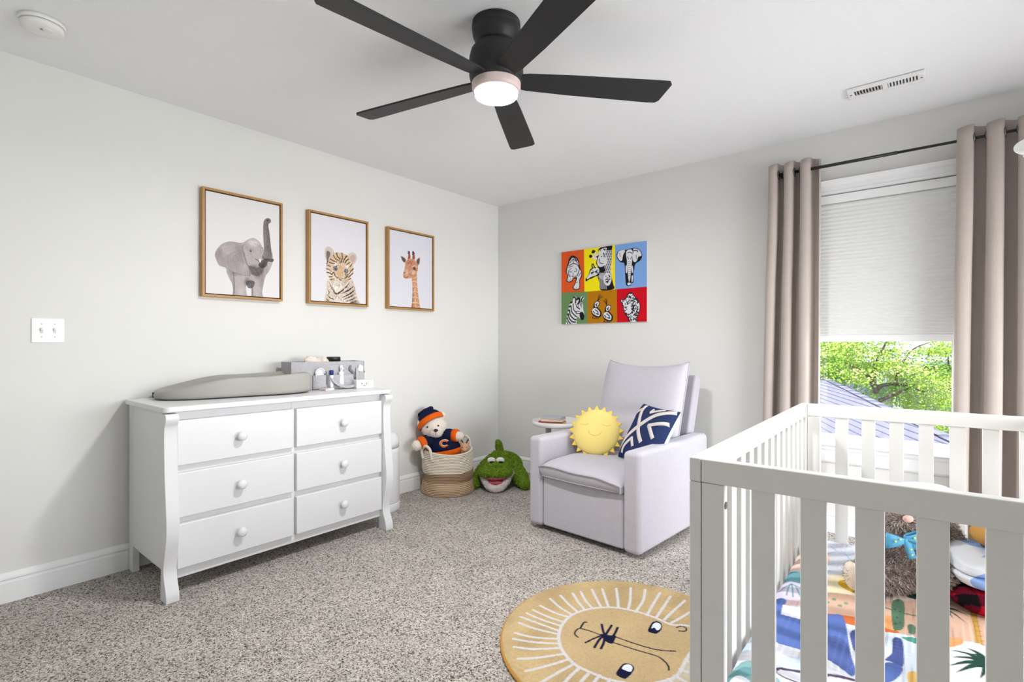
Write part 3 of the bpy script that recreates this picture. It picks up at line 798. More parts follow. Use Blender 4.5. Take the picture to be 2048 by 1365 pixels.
# back cushion
mb, rim = cushion_mesh(.60, .64, .085, .045, 28, sag=.022, ears=.02, power=.3, dent=lambda u, v: .03 * math.exp(-(v + .15) ** 2 / .02) * math.exp(-u * u / .5))
lean2 = math.atan2(.80 - .60, 1.0 - .42)
mt2 = Matrix.Translation((.383, .70, .705)) @ Matrix.Rotation(-lean2, 4, 'X')
mb.v = [tuple(mt2 @ Vector(p)) for p in mb.v]; mb.smooth = [True] * len(mb.f)
bc = mb.build('back_cushion', m_fab, chair, weld=True)
MB().tube([mt2 @ (Vector(p) + Vector((0, 0, 0))) for p in rim], .0062, 8, closed=True).build('piping', m_pipe, bc)

# ================================================================== sun cushion
ca, sa = math.cos(CH_RZ), math.sin(CH_RZ)
def chw(lx, ly, z): return Vector((1.206 + lx * ca - ly * sa, -1.096 + lx * sa + ly * ca, z))
m_sun = M('sun_yellow', (234, 212, 128), .95, bump=.25, bs=200, spec=.05, sheen=.3)
m_sun2 = M('sun_petal', (242, 205, 92), .95, spec=.05)
m_stitch = M('sun_stitch', (222, 197, 106), .9)
SR = .15
sun = thing('sun_cushion', 'round yellow sun cushion with triangle rays and a stitched smile', 'cushion', chw(.262, .36, .578), math.radians(22))
tilt = math.radians(-24)
mt = Matrix.Rotation(tilt, 4, 'X') @ Matrix.Rotation(PI / 2, 4, 'X')   # disc faces -y
prof = [(0, .05)] + [(SR * math.sin(a), .05 * math.cos(a) ** .8 if math.cos(a) > 0 else 0) for a in np.linspace(.12, PI / 2, 12)]
prof = [(r, z) for r, z in prof]; full = prof + [(r, -z) for r, z in prof[::-1][1:]]
body = MB().lathe(full, 48, mt, cap0=False, cap1=False).build('body', m_sun, sun, weld=True)
def sun_pt(x, z, d=.0):      # point on the front face
    r = min(.999, math.hypot(x, z) / SR); h = .05 * math.cos(math.asin(r)) ** .8 + d
    return mt @ Vector((x, z, h))
for k in range(21):
    a = 2 * PI * k / 21 + .1; b = .5 * 2 * PI / 21 * .95
    R0, R1 = SR * .955, SR * 1.19
    c0 = (R0 * math.cos(a - b), R0 * math.sin(a - b)); c1 = (R0 * math.cos(a + b), R0 * math.sin(a + b)); tp = (R1 * math.cos(a), R1 * math.sin(a))
    p = MB(); z = .008
    p.add([(c0[0], c0[1], z), (c1[0], c1[1], z), (tp[0], tp[1], .002), (c0[0], c0[1], -z), (c1[0], c1[1], -z), (tp[0], tp[1], -.002)], [(0, 1, 2), (5, 4, 3), (0, 2, 5, 3), (2, 1, 4, 5), (1, 0, 3, 4)], False, mt)
    p.build('ray', m_sun2, sun, bev=.0015)
for pts in ([(.042 * math.cos(t), .002 + .036 * math.sin(t)) for t in np.linspace(PI * 1.05, PI * 1.95, 16)],
            [(-.07 + .028 * math.cos(t), .048 + .014 * math.sin(t)) for t in np.linspace(PI * 1.1, PI * 1.9, 10)],
            [(.07 + .028 * math.cos(t), .048 + .014 * math.sin(t)) for t in np.linspace(PI * 1.1, PI * 1.9, 10)]):
    MB().tube([sun_pt(x, z, .0005) for x, z in pts], .0016, 6).build('stitching', m_stitch, sun)

# ================================================================== navy cushion
def at_ly(u, v, ly):
    # point of the chair's depth plane ly seen at traced (u, v)
    d = Vector(ray(u, v)); n = Vector((-sa, ca, 0)); p0 = chw(0, ly, 0); c = Vector((CAMX, CAMY, EYE))
    return c + d * ((p0 - c).dot(n) / d.dot(n))
NA_, NB_, ND_ = at_ly(1288, 808, .53), at_ly(1362, 825, .45), at_ly(1236, 914, .33)
NC_ = ND_ + (NB_ - NA_) * .98
navy = thing('patterned_cushion', 'navy blue cushion with cream geometric lines leaning on the armchair', 'cushion', ND_)
ex = ((NB_ - NA_) + (NC_ - ND_)).normalized(); ez = ((NA_ - ND_) + (NB_ - NC_)).normalized(); ez = (ez - ex * ex.dot(ez)).normalized(); ey = ez.cross(ex)
W_, H_ = ((NB_ - NA_).length + (NC_ - ND_).length) / 2, ((NA_ - ND_).length + (NB_ - NC_).length) / 2
cen = (NA_ + NB_ + NC_ + ND_) / 4
def cush_w(u, v, s, off=0.0):
    e = max(0, (1 - u ** 4) * (1 - v ** 4)) ** .45
    P = NA_ * ((1 - u) * (1 + v) / 4) + NB_ * ((1 + u) * (1 + v) / 4) + NC_ * ((1 + u) * (1 - v) / 4) + ND_ * ((1 - u) * (1 - v) / 4)
    P = P + (cen - P) * (.07 * ((1 - u * u) * v * v + (1 - v * v) * u * u))
    return P - ey * (.062 * e * s + off * (1 if s > 0 else -1)) - ND_
def qq(t): return math.sin((t * 2 - 1) * PI / 2)
m_navy = M('cushion_navy', (46, 58, 96), .95, var=.35, vs_=160, bump=.5, bs=260, spec=.05)
m_ncream = M('cushion_cream', (216, 207, 203), .95, var=.08, vs_=120, spec=.05)
m_nback = M('cushion_back', (214, 224, 236), .9, spec=.05)
MB().grid(lambda a, b: cush_w(qq(a), qq(b), 1), 30, 30).build('front', m_navy, navy)
MB().grid(lambda a, b: cush_w(qq(a), qq(b), -1), 30, 30).build('back', m_nback, navy)
def stripe(pts, wd):
    # woven cream band following the cushion face; pts in face coordinates -1..1
    P = smooth_line(pts, 10) if len(pts) > 2 else np.array([np.array(pts[0]) + (np.array(pts[1]) - np.array(pts[0])) * t for t in np.linspace(0, 1, 16)])
    V = []; 
    for i in range(len(P)):
        t = P[min(i + 1, len(P) - 1)] - P[max(i - 1, 0)]; t = t / (np.linalg.norm(t) + 1e-9); nrm = np.array((-t[1], t[0])) * wd / 2
        for k in (-1, 0, 1):
            q = np.clip(P[i] + nrm * k, -.995, .995); V.append(cush_w(q[0], q[1], 1, .0025))
    F = [(i * 3 + k, i * 3 + k + 1, i * 3 + k + 4, i * 3 + k + 3) for i in range(len(P) - 1) for k in (0, 1)]
    m = MB(); m.add(V, F, True); m.build('woven_band', m_ncream, navy, solid=.002)
def fuv(u, v):
    # traced pixel -> face coordinates (bilinear inverse by iteration)
    x = np.array([0., 0.]); tgt = np.array([u, v], float)
    def pj(q):
        P = NA_ * ((1 - q[0]) * (1 + q[1]) / 4) + NB_ * ((1 + q[0]) * (1 + q[1]) / 4) + NC_ * ((1 + q[0]) * (1 - q[1]) / 4) + ND_ * ((1 - q[0]) * (1 - q[1]) / 4)
        dx, dy = P.x - CAMX, P.y - CAMY; dep = dx * FWD[0] + dy * FWD[1]
        return np.array([PCX + FPX * (dx * RGT[0] + dy * RGT[1]) / dep, HORY - FPX * (P.z - EYE) / dep])
    for _ in range(12):
        f0 = pj(x); J = np.stack([(pj(x + np.array([1e-3, 0])) - f0) / 1e-3, (pj(x + np.array([0, 1e-3])) - f0) / 1e-3], 1); x = np.clip(x + np.linalg.solve(J, tgt - f0), -1.6, 1.6)
    return np.clip(x, -.99, .99)
def nz(x, y): return fuv(1030 + x * 400 / 2048, 700 + y * 220 / 1126)
for pts, wd in (([(1385, 590), (1350, 680), (1330, 800), (1325, 900), (1350, 1000)], .15), ([(1680, 660), (1500, 720), (1330, 830), (1190, 940), (1080, 1050)], .15),
                ([(1350, 640), (1240, 700), (1190, 800), (1170, 940)], .11), ([(1480, 640), (1440, 690)], .10), ([(1440, 690), (1590, 640)], .10),
                ([(1620, 790), (1420, 830)], .12), ([(1430, 820), (1470, 960)], .14), ([(1260, 950), (1160, 1030), (1120, 1090)], .12), ([(1255, 945), (1260, 1040)], .12)):
    stripe([tuple(nz(*p)) for p in pts], wd)

# ================================================================== side table and books
tbl = thing('side_table', 'round white tray side table behind the armchair', 'side table', (.955, -.40, 0))
m_tab = M('table_white', (238, 238, 240), .4)
MB().lathe([(0, .530), (.186, .530), (.194, .534), (.196, .566), (.192, .566), (.190, .541), (0, .541)], 56, cap0=False, cap1=False).build('tray', m_tab, tbl)
ox, oy = -.075 * RGT[0], -.075 * RGT[1]
m_leg = M('table_leg', (196, 196, 200), .4)
MB().lathe([(.022, .02), (.022, .53)], 24, Matrix.Translation((ox, oy, 0))).build('post', m_leg, tbl)
MB().lathe([(.15, 0), (.15, .014), (.145, .018), (0, .02)], 40, cap1=False).build('foot', m_tab, tbl)
def book(label, col, page, w, d, h, z, dx, dy, rz, spine):
    b = thing('picture_book', label, 'book', (.93 + dx, -.435 + dy, z), rz, group='books on the side table')
    cov = M('book_cover', col, .5); pg = M('book_pages', page, .8, var=.1, vs_=200)
    t = .0018
    MB().box(-w / 2, w / 2, -d / 2, d / 2, 0, t).build('back_cover', cov, b)
    MB().box(-w / 2, w / 2, -d / 2, d / 2, h - t, h).build('front_cover', cov, b)
    MB().box(-w / 2, w / 2, -d / 2, -d / 2 + t, t, h - t).build('spine', M('book_spine', spine, .5), b)
    MB().box(-w / 2 + .003, w / 2 - .003, -d / 2 + t, d / 2 - .004, t, h - t).build('pages', pg, b)
    return b
rz0 = YAW - .22
book('yellow picture book at the bottom of the pile on the side table', (232, 186, 60), (236, 220, 180), .19, .15, .013, .5415, 0, 0, rz0, (226, 176, 66))
book('dark grey book with a red cover second from the bottom of the pile', (206, 54, 40), (232, 226, 214), .185, .14, .011, .5547, -.006, 0, rz0 - .05, (88, 84, 88))
book('white thin board book in the middle of the pile', (232, 230, 226), (240, 238, 234), .165, .13, .012, .5659, .006, .004, rz0 - .12, (226, 214, 208))
book('pale beige patterned book near the top of the pile', (214, 196, 170), (214, 196, 190), .16, .13, .009, .5781, .005, .002, rz0 - .16, (206, 178, 160))
book('grey blue illustrated book on top of the pile', (176, 182, 200), (220, 216, 210), .155, .125, .009, .5873, .006, .0, rz0 - .2, (200, 188, 170))
# ================================================================== rope basket
m_rope = M('rope', (255, 255, 255), .9, attr=True, bump=.5, bs=260, spec=.05)
BX, BY = .225, -.86
bask = thing('rope_basket', 'cream and tan coiled rope basket holding the white bear', 'basket', (BX, BY, 0), YAW)
NRP, SEG, PR = 27, 72, 6; BH = .325
def brad(a, z):
    t = z / BH
    r = .188 + .006 * math.sin(t * PI)
    r += .013 * math.exp(-(t - .05) ** 2 / .01) - .022 * math.exp(-(t - .40) ** 2 / .012) * max(0, math.cos(a - PI * .95)) ** 2
    r -= .018 * math.exp(-(t - .30) ** 2 / .006) * max(0, math.cos(a + PI * .30)) ** 3
    r += .012 * math.exp(-(t - .16) ** 2 / .006) * max(0, math.cos(a + PI * .45)) ** 2
    return r
V = []; F = []; C = []
rows = NRP * PR + 1
for i in range(rows):
    z0 = BH * i / (rows - 1)
    bul = abs(math.sin(PI * i / PR)) ** .5
    for k in range(SEG):
        a = 2 * PI * k / SEG; r = brad(a, z0) + .0075 * bul
        wob = .010 * math.sin(2 * a + .6) * (z0 / BH) ** 2 + .006 * math.sin(3 * a) * math.sin(PI * z0 / BH)
        V.append((r * math.cos(a), r * math.sin(a), z0 + wob))
        edge = .175 + .012 * math.sin(a + 1.0)
        c = (232, 222, 206) if z0 > edge else ((172, 146, 118) if z0 > .10 else (196, 170, 140))
        C.append(lin(c))
for i in range(rows - 1):
    for k in range(SEG):
        j = (k + 1) % SEG; F.append((i * SEG + k, i * SEG + j, (i + 1) * SEG + j, (i + 1) * SEG + k))
o0 = len(V)   # inner wall and floor
for z0, rr in ((BH, -.007), (BH * .6, -.008), (.02, -.012)):
    for k in range(SEG):
        a = 2 * PI * k / SEG; r = brad(a, z0) + rr - (.022 if z0 < BH else 0); V.append((r * math.cos(a), r * math.sin(a), z0 + (.010 * math.sin(2 * a + .6) if z0 == BH else 0))); C.append(lin((214, 202, 184)))
for k in range(SEG):
    j = (k + 1) % SEG; F.append(((rows - 1) * SEG + k, (rows - 1) * SEG + j, o0 + j, o0 + k))
    for i in range(2): F.append((o0 + i * SEG + k, o0 + i * SEG + j, o0 + (i + 1) * SEG + j, o0 + (i + 1) * SEG + k))
F.append(tuple(o0 + 2 * SEG + k for k in range(SEG)))
m = MB(); m.add(V, F, True); me = m.mesh('coiled_wall'); set_col(me, np.array(C)); link('coiled_wall', me, m_rope, bask)
m_hand = M('rope_handle', (228, 218, 204), .9, bump=.5, bs=200, spec=.05)
MB().tube(smooth_line([(-.175, -.10, .27), (-.185, -.10, .335), (-.150, -.135, .372), (-.115, -.15, .345), (-.10, -.165, .27)], 8), .011, 10).build('handle', m_hand, bask)
MB().tube(smooth_line([(.085, .165, .28), (.09, .17, .36), (.125, .15, .40), (.16, .12, .37), (.165, .1, .28)], 8), .010, 10).build('handle', m_hand, bask)

# ================================================================== white bear in hat and sweater
m_wfur = M('bear_white', (240, 230, 220), 1, bump=.5, bs=110, spec=.03, sheen=.3)
m_fur = M('pile', (255, 255, 255), .95, attr=True, spec=.05)
m_knit = M('knit_navy', (30, 36, 66), .95, bump=.5, bs=90, spec=.05, wave='X')
m_orange = M('knit_orange', (238, 104, 28), .95, bump=.7, bs=60, spec=.05, wave='X')
bear = thing('teddy_bear', 'white teddy bear in navy hat and sweater sitting in the basket', 'plush toy', (BX, BY, .0), YAW)
hd = Vector((-.105, -.02, .50))
body = blob('body', [('b', (-.02, .0, .27), (.125, .11, .12)), ('t', [(-.04, 0, .30), (-.06, -.005, .42)], [.105, .075]),
                     ('b', hd, (.098, .09, .09)), ('b', hd + Vector((.03, -.075, -.022)), (.05, .045, .042)),
                     ('b', hd + Vector((-.105, -.03, .03)), (.02, .018, .032)), ('b', hd + Vector((.06, .03, .085)), (.03, .018, .03)),
                     ('t', [(-.11, -.02, .42), (-.18, -.07, .385), (-.225, -.11, .372)], [.045, .042, .036]), ('t', [(.0, -.02, .43), (.06, -.04, .435), (.10, -.06, .436)], [.045, .04, .032])], m_wfur, bear, voxel=.007, smooth=5, disp=.008, dsize=.012)
fur(bear, body, 9000, .010, m_fur, [(244, 236, 226), (232, 220, 208), (250, 244, 238)], .003, mask=lambda p: ((np.linalg.norm((p - np.array(hd)) * [1, 1, 1.1], axis=1) < .14) | (p[:, 0] < -.19) | (p[:, 0] > .07) | (p[:, 2] < .33)).astype(float))
# sweater: torso shell and sleeves
def shell(name, rings, mat, n=32):
    mb = MB(); V = []
    for c, ax, ay, tl in rings:
        for k in range(n):
            a = 2 * PI * k / n; V.append((c[0] + ax * math.cos(a), c[1] + ay * math.sin(a), c[2] + tl * math.cos(a)))
    F = [(i * n + k, i * n + (k + 1) % n, (i + 1) * n + (k + 1) % n, (i + 1) * n + k) for i in range(len(rings) - 1) for k in range(n)]
    mb.add(V, F, True); return mb.build(name, mat, bear, solid=.004)
sw_ = shell('sweater', [((-.025, 0, .315), .125, .108, .02), ((-.03, 0, .345), .122, .106, .018), ((-.04, 0, .385), .112, .1, .012), ((-.05, 0, .42), .095, .088, .006), ((-.06, -.004, .445), .06, .06, .004)], m_knit)
shell('hem_band', [((-.022, 0, .286), .130, .112, .022), ((-.022, 0, .292), .134, .116, .022), ((-.025, 0, .322), .131, .113, .02), ((-.025, 0, .326), .126, .11, .02)], m_orange)
MB().tube([(-.09, -.02, .415), (-.15, -.05, .397), (-.18, -.075, .387)], [.058, .054, .05], 20).build('sleeve', m_knit, bear)
MB().tube([(-.172, -.068, .39), (-.18, -.076, .387), (-.2, -.09, .38), (-.208, -.096, .377)], [.05, .054, .053, .049], 20).build('cuff', m_orange, bear)
MB().tube([(-.03, -.02, .425), (.02, -.03, .436), (.05, -.038, .437)], [.058, .054, .048], 20).build('sleeve', m_knit, bear)
MB().tube([(.043, -.036, .437), (.05, -.038, .437), (.078, -.05, .438), (.085, -.053, .438)], [.046, .051, .049, .045], 20).build('cuff', m_orange, bear)
# emblem on the chest: an orange letter C with pointed outer corners
em = MB(); pts_o = []; pts_i = []
ce = Vector((-.012, 0, .387))
def chest_y(x, z):
    t = (x + .042) / .113; return -.1 * math.sqrt(max(.05, 1 - t * t)) - .010
for a in np.linspace(math.radians(38), math.radians(322), 26):
    pts_o.append((ce.x + .034 * math.cos(a) * 1.05, ce.z + .028 * math.sin(a))); pts_i.append((ce.x + .021 * math.cos(a) * 1.05, ce.z + .0165 * math.sin(a)))
Vc = []; 
for (x, z), (x2, z2) in zip(pts_o, pts_i): Vc += [(x, chest_y(x, z), z), (x2, chest_y(x2, z2), z2)]
em.add(Vc, [(2 * i, 2 * i + 1, 2 * i + 3, 2 * i + 2) for i in range(25)], True)
e_ = em.build('emblem', M('emblem_orange', (232, 122, 44), .8), bear, solid=.006)
em = MB()
Vc = []
for (x, z), (x2, z2) in zip(pts_o, pts_i):
    c0 = Vector((x - ce.x, z - ce.z)) * 1.12; c1 = Vector((x2 - ce.x, z2 - ce.z)) * .86
    Vc += [(ce.x + c0.x, chest_y(ce.x + c0.x, 0) + .003, ce.z + c0.y), (ce.x + c1.x, chest_y(ce.x + c1.x, 0) + .003, ce.z + c1.y)]
em.add(Vc, [(2 * i, 2 * i + 1, 2 * i + 3, 2 * i + 2) for i in range(25)], True)
em.build('emblem_outline', M('emblem_white', (226, 214, 204), .8), bear, solid=.004)
# hat: a stocking cap pulled over the head, tilted
ht = Matrix.Translation(hd) @ Matrix.Rotation(math.radians(-34), 4, 'Y') @ Matrix.Rotation(math.radians(-20), 4, 'X')
MB().lathe([(.1, .03), (.106, .035), (.107, .06), (.1, .072)], 36, ht, cap0=False, cap1=False).build('hat_band', m_orange, bear, solid=.006)
MB().lathe([(.1, .065), (.096, .085), (.082, .108), (.058, .128), (.05, .14), (.055, .15), (.03, .158), (0, .16)], 36, ht, cap0=False, cap1=False).build('hat', m_knit, bear)
for (a, b, c) in ((-.045, 0, .145), (.05, .0, .14)): MB().ball(ht @ Vector((a, b, c)), (.022, .016, .02)).build('hat_corner', m_knit, bear)
m_eye = M('toy_eye', (22, 18, 18), .15, spec=.6)
MB().ball(hd + Vector((-.038, -.082, .012)), .0075).build('eye', m_eye, bear); MB().ball(hd + Vector((.045, -.08, .022)), .0075).build('eye', m_eye, bear)
MB().ball(hd + Vector((.033, -.121, -.006)), (.017, .01, .012)).build('nose', m_eye, bear)
MB().tube([hd + Vector((.033, -.124, -.018)), hd + Vector((.033, -.122, -.034)), hd + Vector((.03, -.116, -.045))], .0018, 6).build('mouth', M('toy_thread', (120, 100, 92), .9), bear)

# ================================================================== small deer toy in the basket
m_tan = M('deer_tan', (214, 170, 140), .95, bump=.4, bs=150, spec=.05)
deer = thing('deer_toy', 'small tan deer toy with brown antlers peeking out of the basket', 'plush toy', (BX + .135 * RGT[0] - .03 * FWD[0], BY + .135 * RGT[1] - .03 * FWD[1], .31), YAW)
blob('head', [('b', (0, 0, .03), (.034, .03, .036)), ('b', (.004, -.028, .018), (.02, .02, .017)), ('t', [(-.02, 0, .055), (-.036, -.004, .085)], [.011, .006]), ('t', [(.022, 0, .055), (.036, -.004, .07)], [.011, .006]), ('t', [(0, 0, .02), (0, .005, -.10)], [.028, .035])], m_tan, deer, voxel=.004, smooth=3)
m_ant = M('antler_brown', (110, 84, 70), .9)
for s in (-1, 1): MB().tube([(s * .012, .004, .06), (s * .022, .006, .085), (s * .03, .0, .10)], [.006, .005, .004], 8).tube([(s * .022, .006, .085), (s * .036, .004, .088)], [.005, .004], 8).build('antler', m_ant, deer)
for s in (-1, 1): MB().ball((s * .016, -.026, .038), .0042).build('eye', m_eye, deer)

# ================================================================== green crocodile plush
m_cg = M('croc_green', (116, 146, 46), 1, spec=.03, var=.2, vs_=40, bump=.4, bs=90)
m_cw = M('croc_white', (226, 216, 214), 1, spec=.03, bump=.4, bs=120)
m_cp = M('croc_pink', (190, 92, 108), .9, spec=.1)
KX, KY = .478, -.545
croc = thing('crocodile_plush', 'green crocodile plush with open pink mouth lying in the room corner', 'plush toy', (KX, KY, 0), YAW)
gb = blob('body', [('b', (.03, .20, .135), (.165, .15, .11)), ('b', (-.02, .03, .165), (.13, .10, .075)), ('b', (-.02, -.085, .150), (.138, .10, .052)), ('b', (-.085, -.06, .145), (.06, .07, .05)), ('b', (.045, -.06, .145), (.06, .07, .05)),
                   ('b', (-.055, .0, .218), (.036, .04, .03)), ('b', (.015, .0, .218), (.036, .04, .03)), ('b', (-.03, .16, .225), (.03, .07, .03)), ('b', (.05, .16, .225), (.03, .07, .03)),
                   ('t', [(.01, .30, .2), (-.004, .305, .275), (-.01, .295, .305)], [.034, .03, .024]),
                   ('t', [(-.12, .10, .12), (-.178, .0, .06), (-.2, -.06, .036)], [.055, .05, .036]), ('t', [(.13, .10, .12), (.178, .0, .075), (.21, -.06, .042)], [.06, .056, .042]),
                   ('t', [(.14, .24, .09), (.20, .18, .045)], [.06, .045])], m_cg, croc, voxel=.007, smooth=3)
fur(croc, gb, 26000, .012, m_fur, [(118, 152, 46), (142, 174, 58), (92, 122, 34), (162, 190, 80), (128, 160, 52)], .0045, lean=(0, -.2, -.35))
MB().ball((-.018, -.10, .115), (.10, .075, .028)).build('palate', m_cp, croc)
jaw = blob('lower_jaw', [('t', smooth_line([(-.125, -.045, .125), (-.098, -.10, .075), (-.055, -.145, .04), (-.018, -.155, .032), (.02, -.145, .04), (.064, -.10, .075), (.098, -.045, .13)], 5).tolist(), .027), ('b', (-.018, -.085, .038), (.085, .075, .032))], m_cw, croc, voxel=.007, smooth=3)
fur(jaw, jaw, 5000, .008, m_fur, [(232, 224, 222), (214, 204, 204), (242, 236, 234)], .004)
MB().ball((-.018, -.10, .074), (.075, .06, .024)).build('tongue', m_cp, jaw)
for s, x in ((-1, -.055), (1, .015)):
    e = MB().ball((x, -.034, .224), (.034, .016, .024)).build('eye', M('croc_eye_white', (238, 234, 232), .7), croc)
    MB().ball((x + .004, -.048, .214), (.018, .006, .008)).build('pupil', m_eye, e)
# ================================================================== framed animal prints
m_gold = M('frame_gold', (176, 132, 74), .4, spec=.5, var=.06, vs_=12)
m_gap = M('frame_gap', (58, 40, 28), .9)
m_print = M('print_paper', (255, 255, 255), .6, attr=True, spec=.2)
FZ0, FZ1, FD = 1.413, 2.024, .04
def frame(label, y0, y1):
    f = thing('framed_print', label, 'framed picture', (0, (y0 + y1) / 2, (FZ0 + FZ1) / 2), group='framed animal prints above the dresser')
    h, w, r = (FZ1 - FZ0) / 2, (y1 - y0) / 2, .013
    for pts in ([(-w, -h), (w, -h), (w - r, -h + r), (-w + r, -h + r)], [(-w, h), (-w + r, h - r), (w - r, h - r), (w, h)], [(-w, -h), (-w + r, -h + r), (-w + r, h - r), (-w, h)], [(w, -h), (w, h), (w - r, h - r), (w - r, -h + r)]):
        MB().prism(pts, 'x', .001, FD).build('rail', m_gold, f, bev=.001, seg=1)
    MB().box(.002, .024, -w + r, w - r, -h + r, h - r).build('backing', m_gap, f)
    g = r + .006
    MB().box(.024, .0325, -w + g, w - g, -h + g, h - g).build('canvas', M('canvas_edge', (222, 218, 220), .7), f)
    return f, y0 + g, y1 - g, FZ0 + g, FZ1 - g
PX_ = .033
def crop1(x, y): return on_x(380 + x * 500 / 2048, 350 + y * 300 / 1229, PX_)
def place_print(f):
    c = f.location
    return lambda A, B, H: (PX_ - c.x, A - c.y, B - c.z)

# ---- elephant
f, a0, a1, b0, b1 = frame('gold framed print of a grey elephant raising its trunk', -2.547, -2.090)
p = Paint(a0, a1, b0, b1, 200, 280, (226, 223, 225), crop1)
rng = random.Random(4)
bodyp = [(520, 518), (470, 532), (440, 552), (400, 556), (330, 545), (265, 565), (225, 605), (204, 650), (214, 692), (240, 742), (292, 762), (300, 800), (322, 850), (343, 890), (352, 940), (356, 1000), (462, 1015), (458, 930), (470, 900), (500, 930), (508, 1020), (596, 1030), (592, 960), (604, 890), (620, 830), (648, 790), (668, 745), (680, 690), (672, 640), (640, 640), (600, 600), (565, 545)]
B_ = p.poly(bodyp, (178, 169, 169))
for c, r, col, op in (((560, 800), (.05, .06), (96, 88, 88), .9), ((520, 760), (.04, .03), (110, 102, 102), .8), ((620, 780), (.03, .04), (150, 142, 142), .7), ((340, 900), (.02, .09), (150, 142, 143), .8), ((470, 880), (.03, .04), (80, 72, 74), .9), ((600, 950), (.02, .06), (160, 152, 152), .7), ((420, 960), (.03, .05), (198, 189, 189), .8), ((545, 960), (.022, .06), (190, 181, 181), .8), ((360, 800), (.05, .03), (120, 112, 113), .7), ((590, 880), (.03, .06), (140, 131, 132), .7), ((520, 560), (.05, .03), (222, 216, 216), .9), ((470, 600), (.03, .03), (168, 160, 160), .7)): p.soft(c, r, col, op, B_)
p.poly([(460, 880), (500, 865), (530, 880), (515, 925), (475, 925)], (74, 68, 70), True, .85)
p.poly([(480, 745), (560, 760), (605, 720), (600, 790), (560, 830), (505, 815), (492, 780)], (92, 85, 86), True, .85)
E_ = p.poly([(425, 568), (330, 548), (265, 565), (225, 605), (204, 650), (214, 692), (240, 742), (292, 762), (350, 795), (420, 820), (492, 828), (490, 780), (462, 715), (440, 640)], (164, 155, 155))
for c, r, col, op in (((300, 620), (.09, .06), (184, 175, 175), .9), ((360, 700), (.07, .06), (160, 151, 152), .8), ((440, 760), (.04, .05), (190, 182, 182), .8), ((240, 640), (.03, .05), (140, 131, 132), .7), ((400, 640), (.03, .06), (140, 131, 132), .6)): p.soft(c, r, col, op, E_)
for k in range(26):
    t = k / 25; e = (215 + 270 * t, 640 + 190 * t ** .7 + rng.uniform(-12, 12)); s = (430 + rng.uniform(-15, 15), 590 + 110 * t)
    p.line([s, ((e[0] + s[0]) / 2, (e[1] + s[1]) / 2 - 12), e], .0022, (140, 132, 133), True, .45, E_)
p.line([(492, 828), (420, 820), (350, 795), (292, 762)], .003, (120, 112, 113), True, .7); p.line([(492, 828), (486, 770), (462, 715), (442, 640)], .005, (104, 96, 97), True, .8)
p.line([(442, 640), (428, 600), (440, 572)], .004, (120, 112, 112), True, .7)
T_ = p.poly([(602, 395), (600, 480), (604, 560), (606, 620), (590, 680), (620, 700), (665, 690), (670, 650), (662, 580), (652, 480), (642, 410), (662, 388), (660, 366), (636, 354), (612, 368)], (118, 110, 110))
p.soft((618, 500), (.012, .12), (158, 150, 150), .8, T_); p.soft((612, 640), (.03, .04), (150, 142, 142), .8, T_)
for k in range(34): p.line([(600 + k * .1, 400 + k * 7.5), (628, 404 + k * 7.5), (655 + k * .3, 398 + k * 7.5)], .0018, (78, 71, 72), True, .55, T_)
p.dot((637, 374), (.006, .005), (52, 46, 48))
p.poly([(560, 740), (590, 700), (630, 688), (684, 690), (676, 715), (640, 712), (625, 750), (585, 765)], (58, 52, 54), True, .9)
p.poly([(568, 690), (582, 695), (578, 720), (570, 715)], (236, 232, 230)); p.line([(536, 690), (560, 705), (575, 730)], .004, (66, 60, 62))
p.dot((497, 625), (.0065, .0055), (62, 56, 58)); p.line([(480, 615), (500, 608), (516, 622)], .0025, (120, 112, 112)); p.line([(488, 645), (505, 648)], .002, (140, 132, 132))
p.line([(575, 640), (580, 610), (600, 596)], .0025, (140, 132, 132)); p.line([(590, 640), (594, 620), (606, 612)], .002, (140, 132, 132))
p.strokes(B_, 380, .022, .0022, [(120, 111, 112), (206, 198, 198), (100, 92, 93)], -1.2, .5, .2, 2); p.strokes(T_, 120, .012, .002, [(70, 63, 64), (150, 142, 142)], 0, .2, .35, 3)
p.line([(356, 800), (362, 900), (360, 1000)], .006, (92, 84, 86), True, .7, B_); p.line([(505, 880), (512, 960), (510, 1020)], .006, (92, 84, 86), True, .7, B_); p.line([(520, 560), (560, 580), (590, 600)], .003, (120, 112, 112), True, .6, B_)
p.grain(.05, B_); p.grain(.05, T_, 9)
p.sheet('elephant_print', place_print(f), m_print, f)

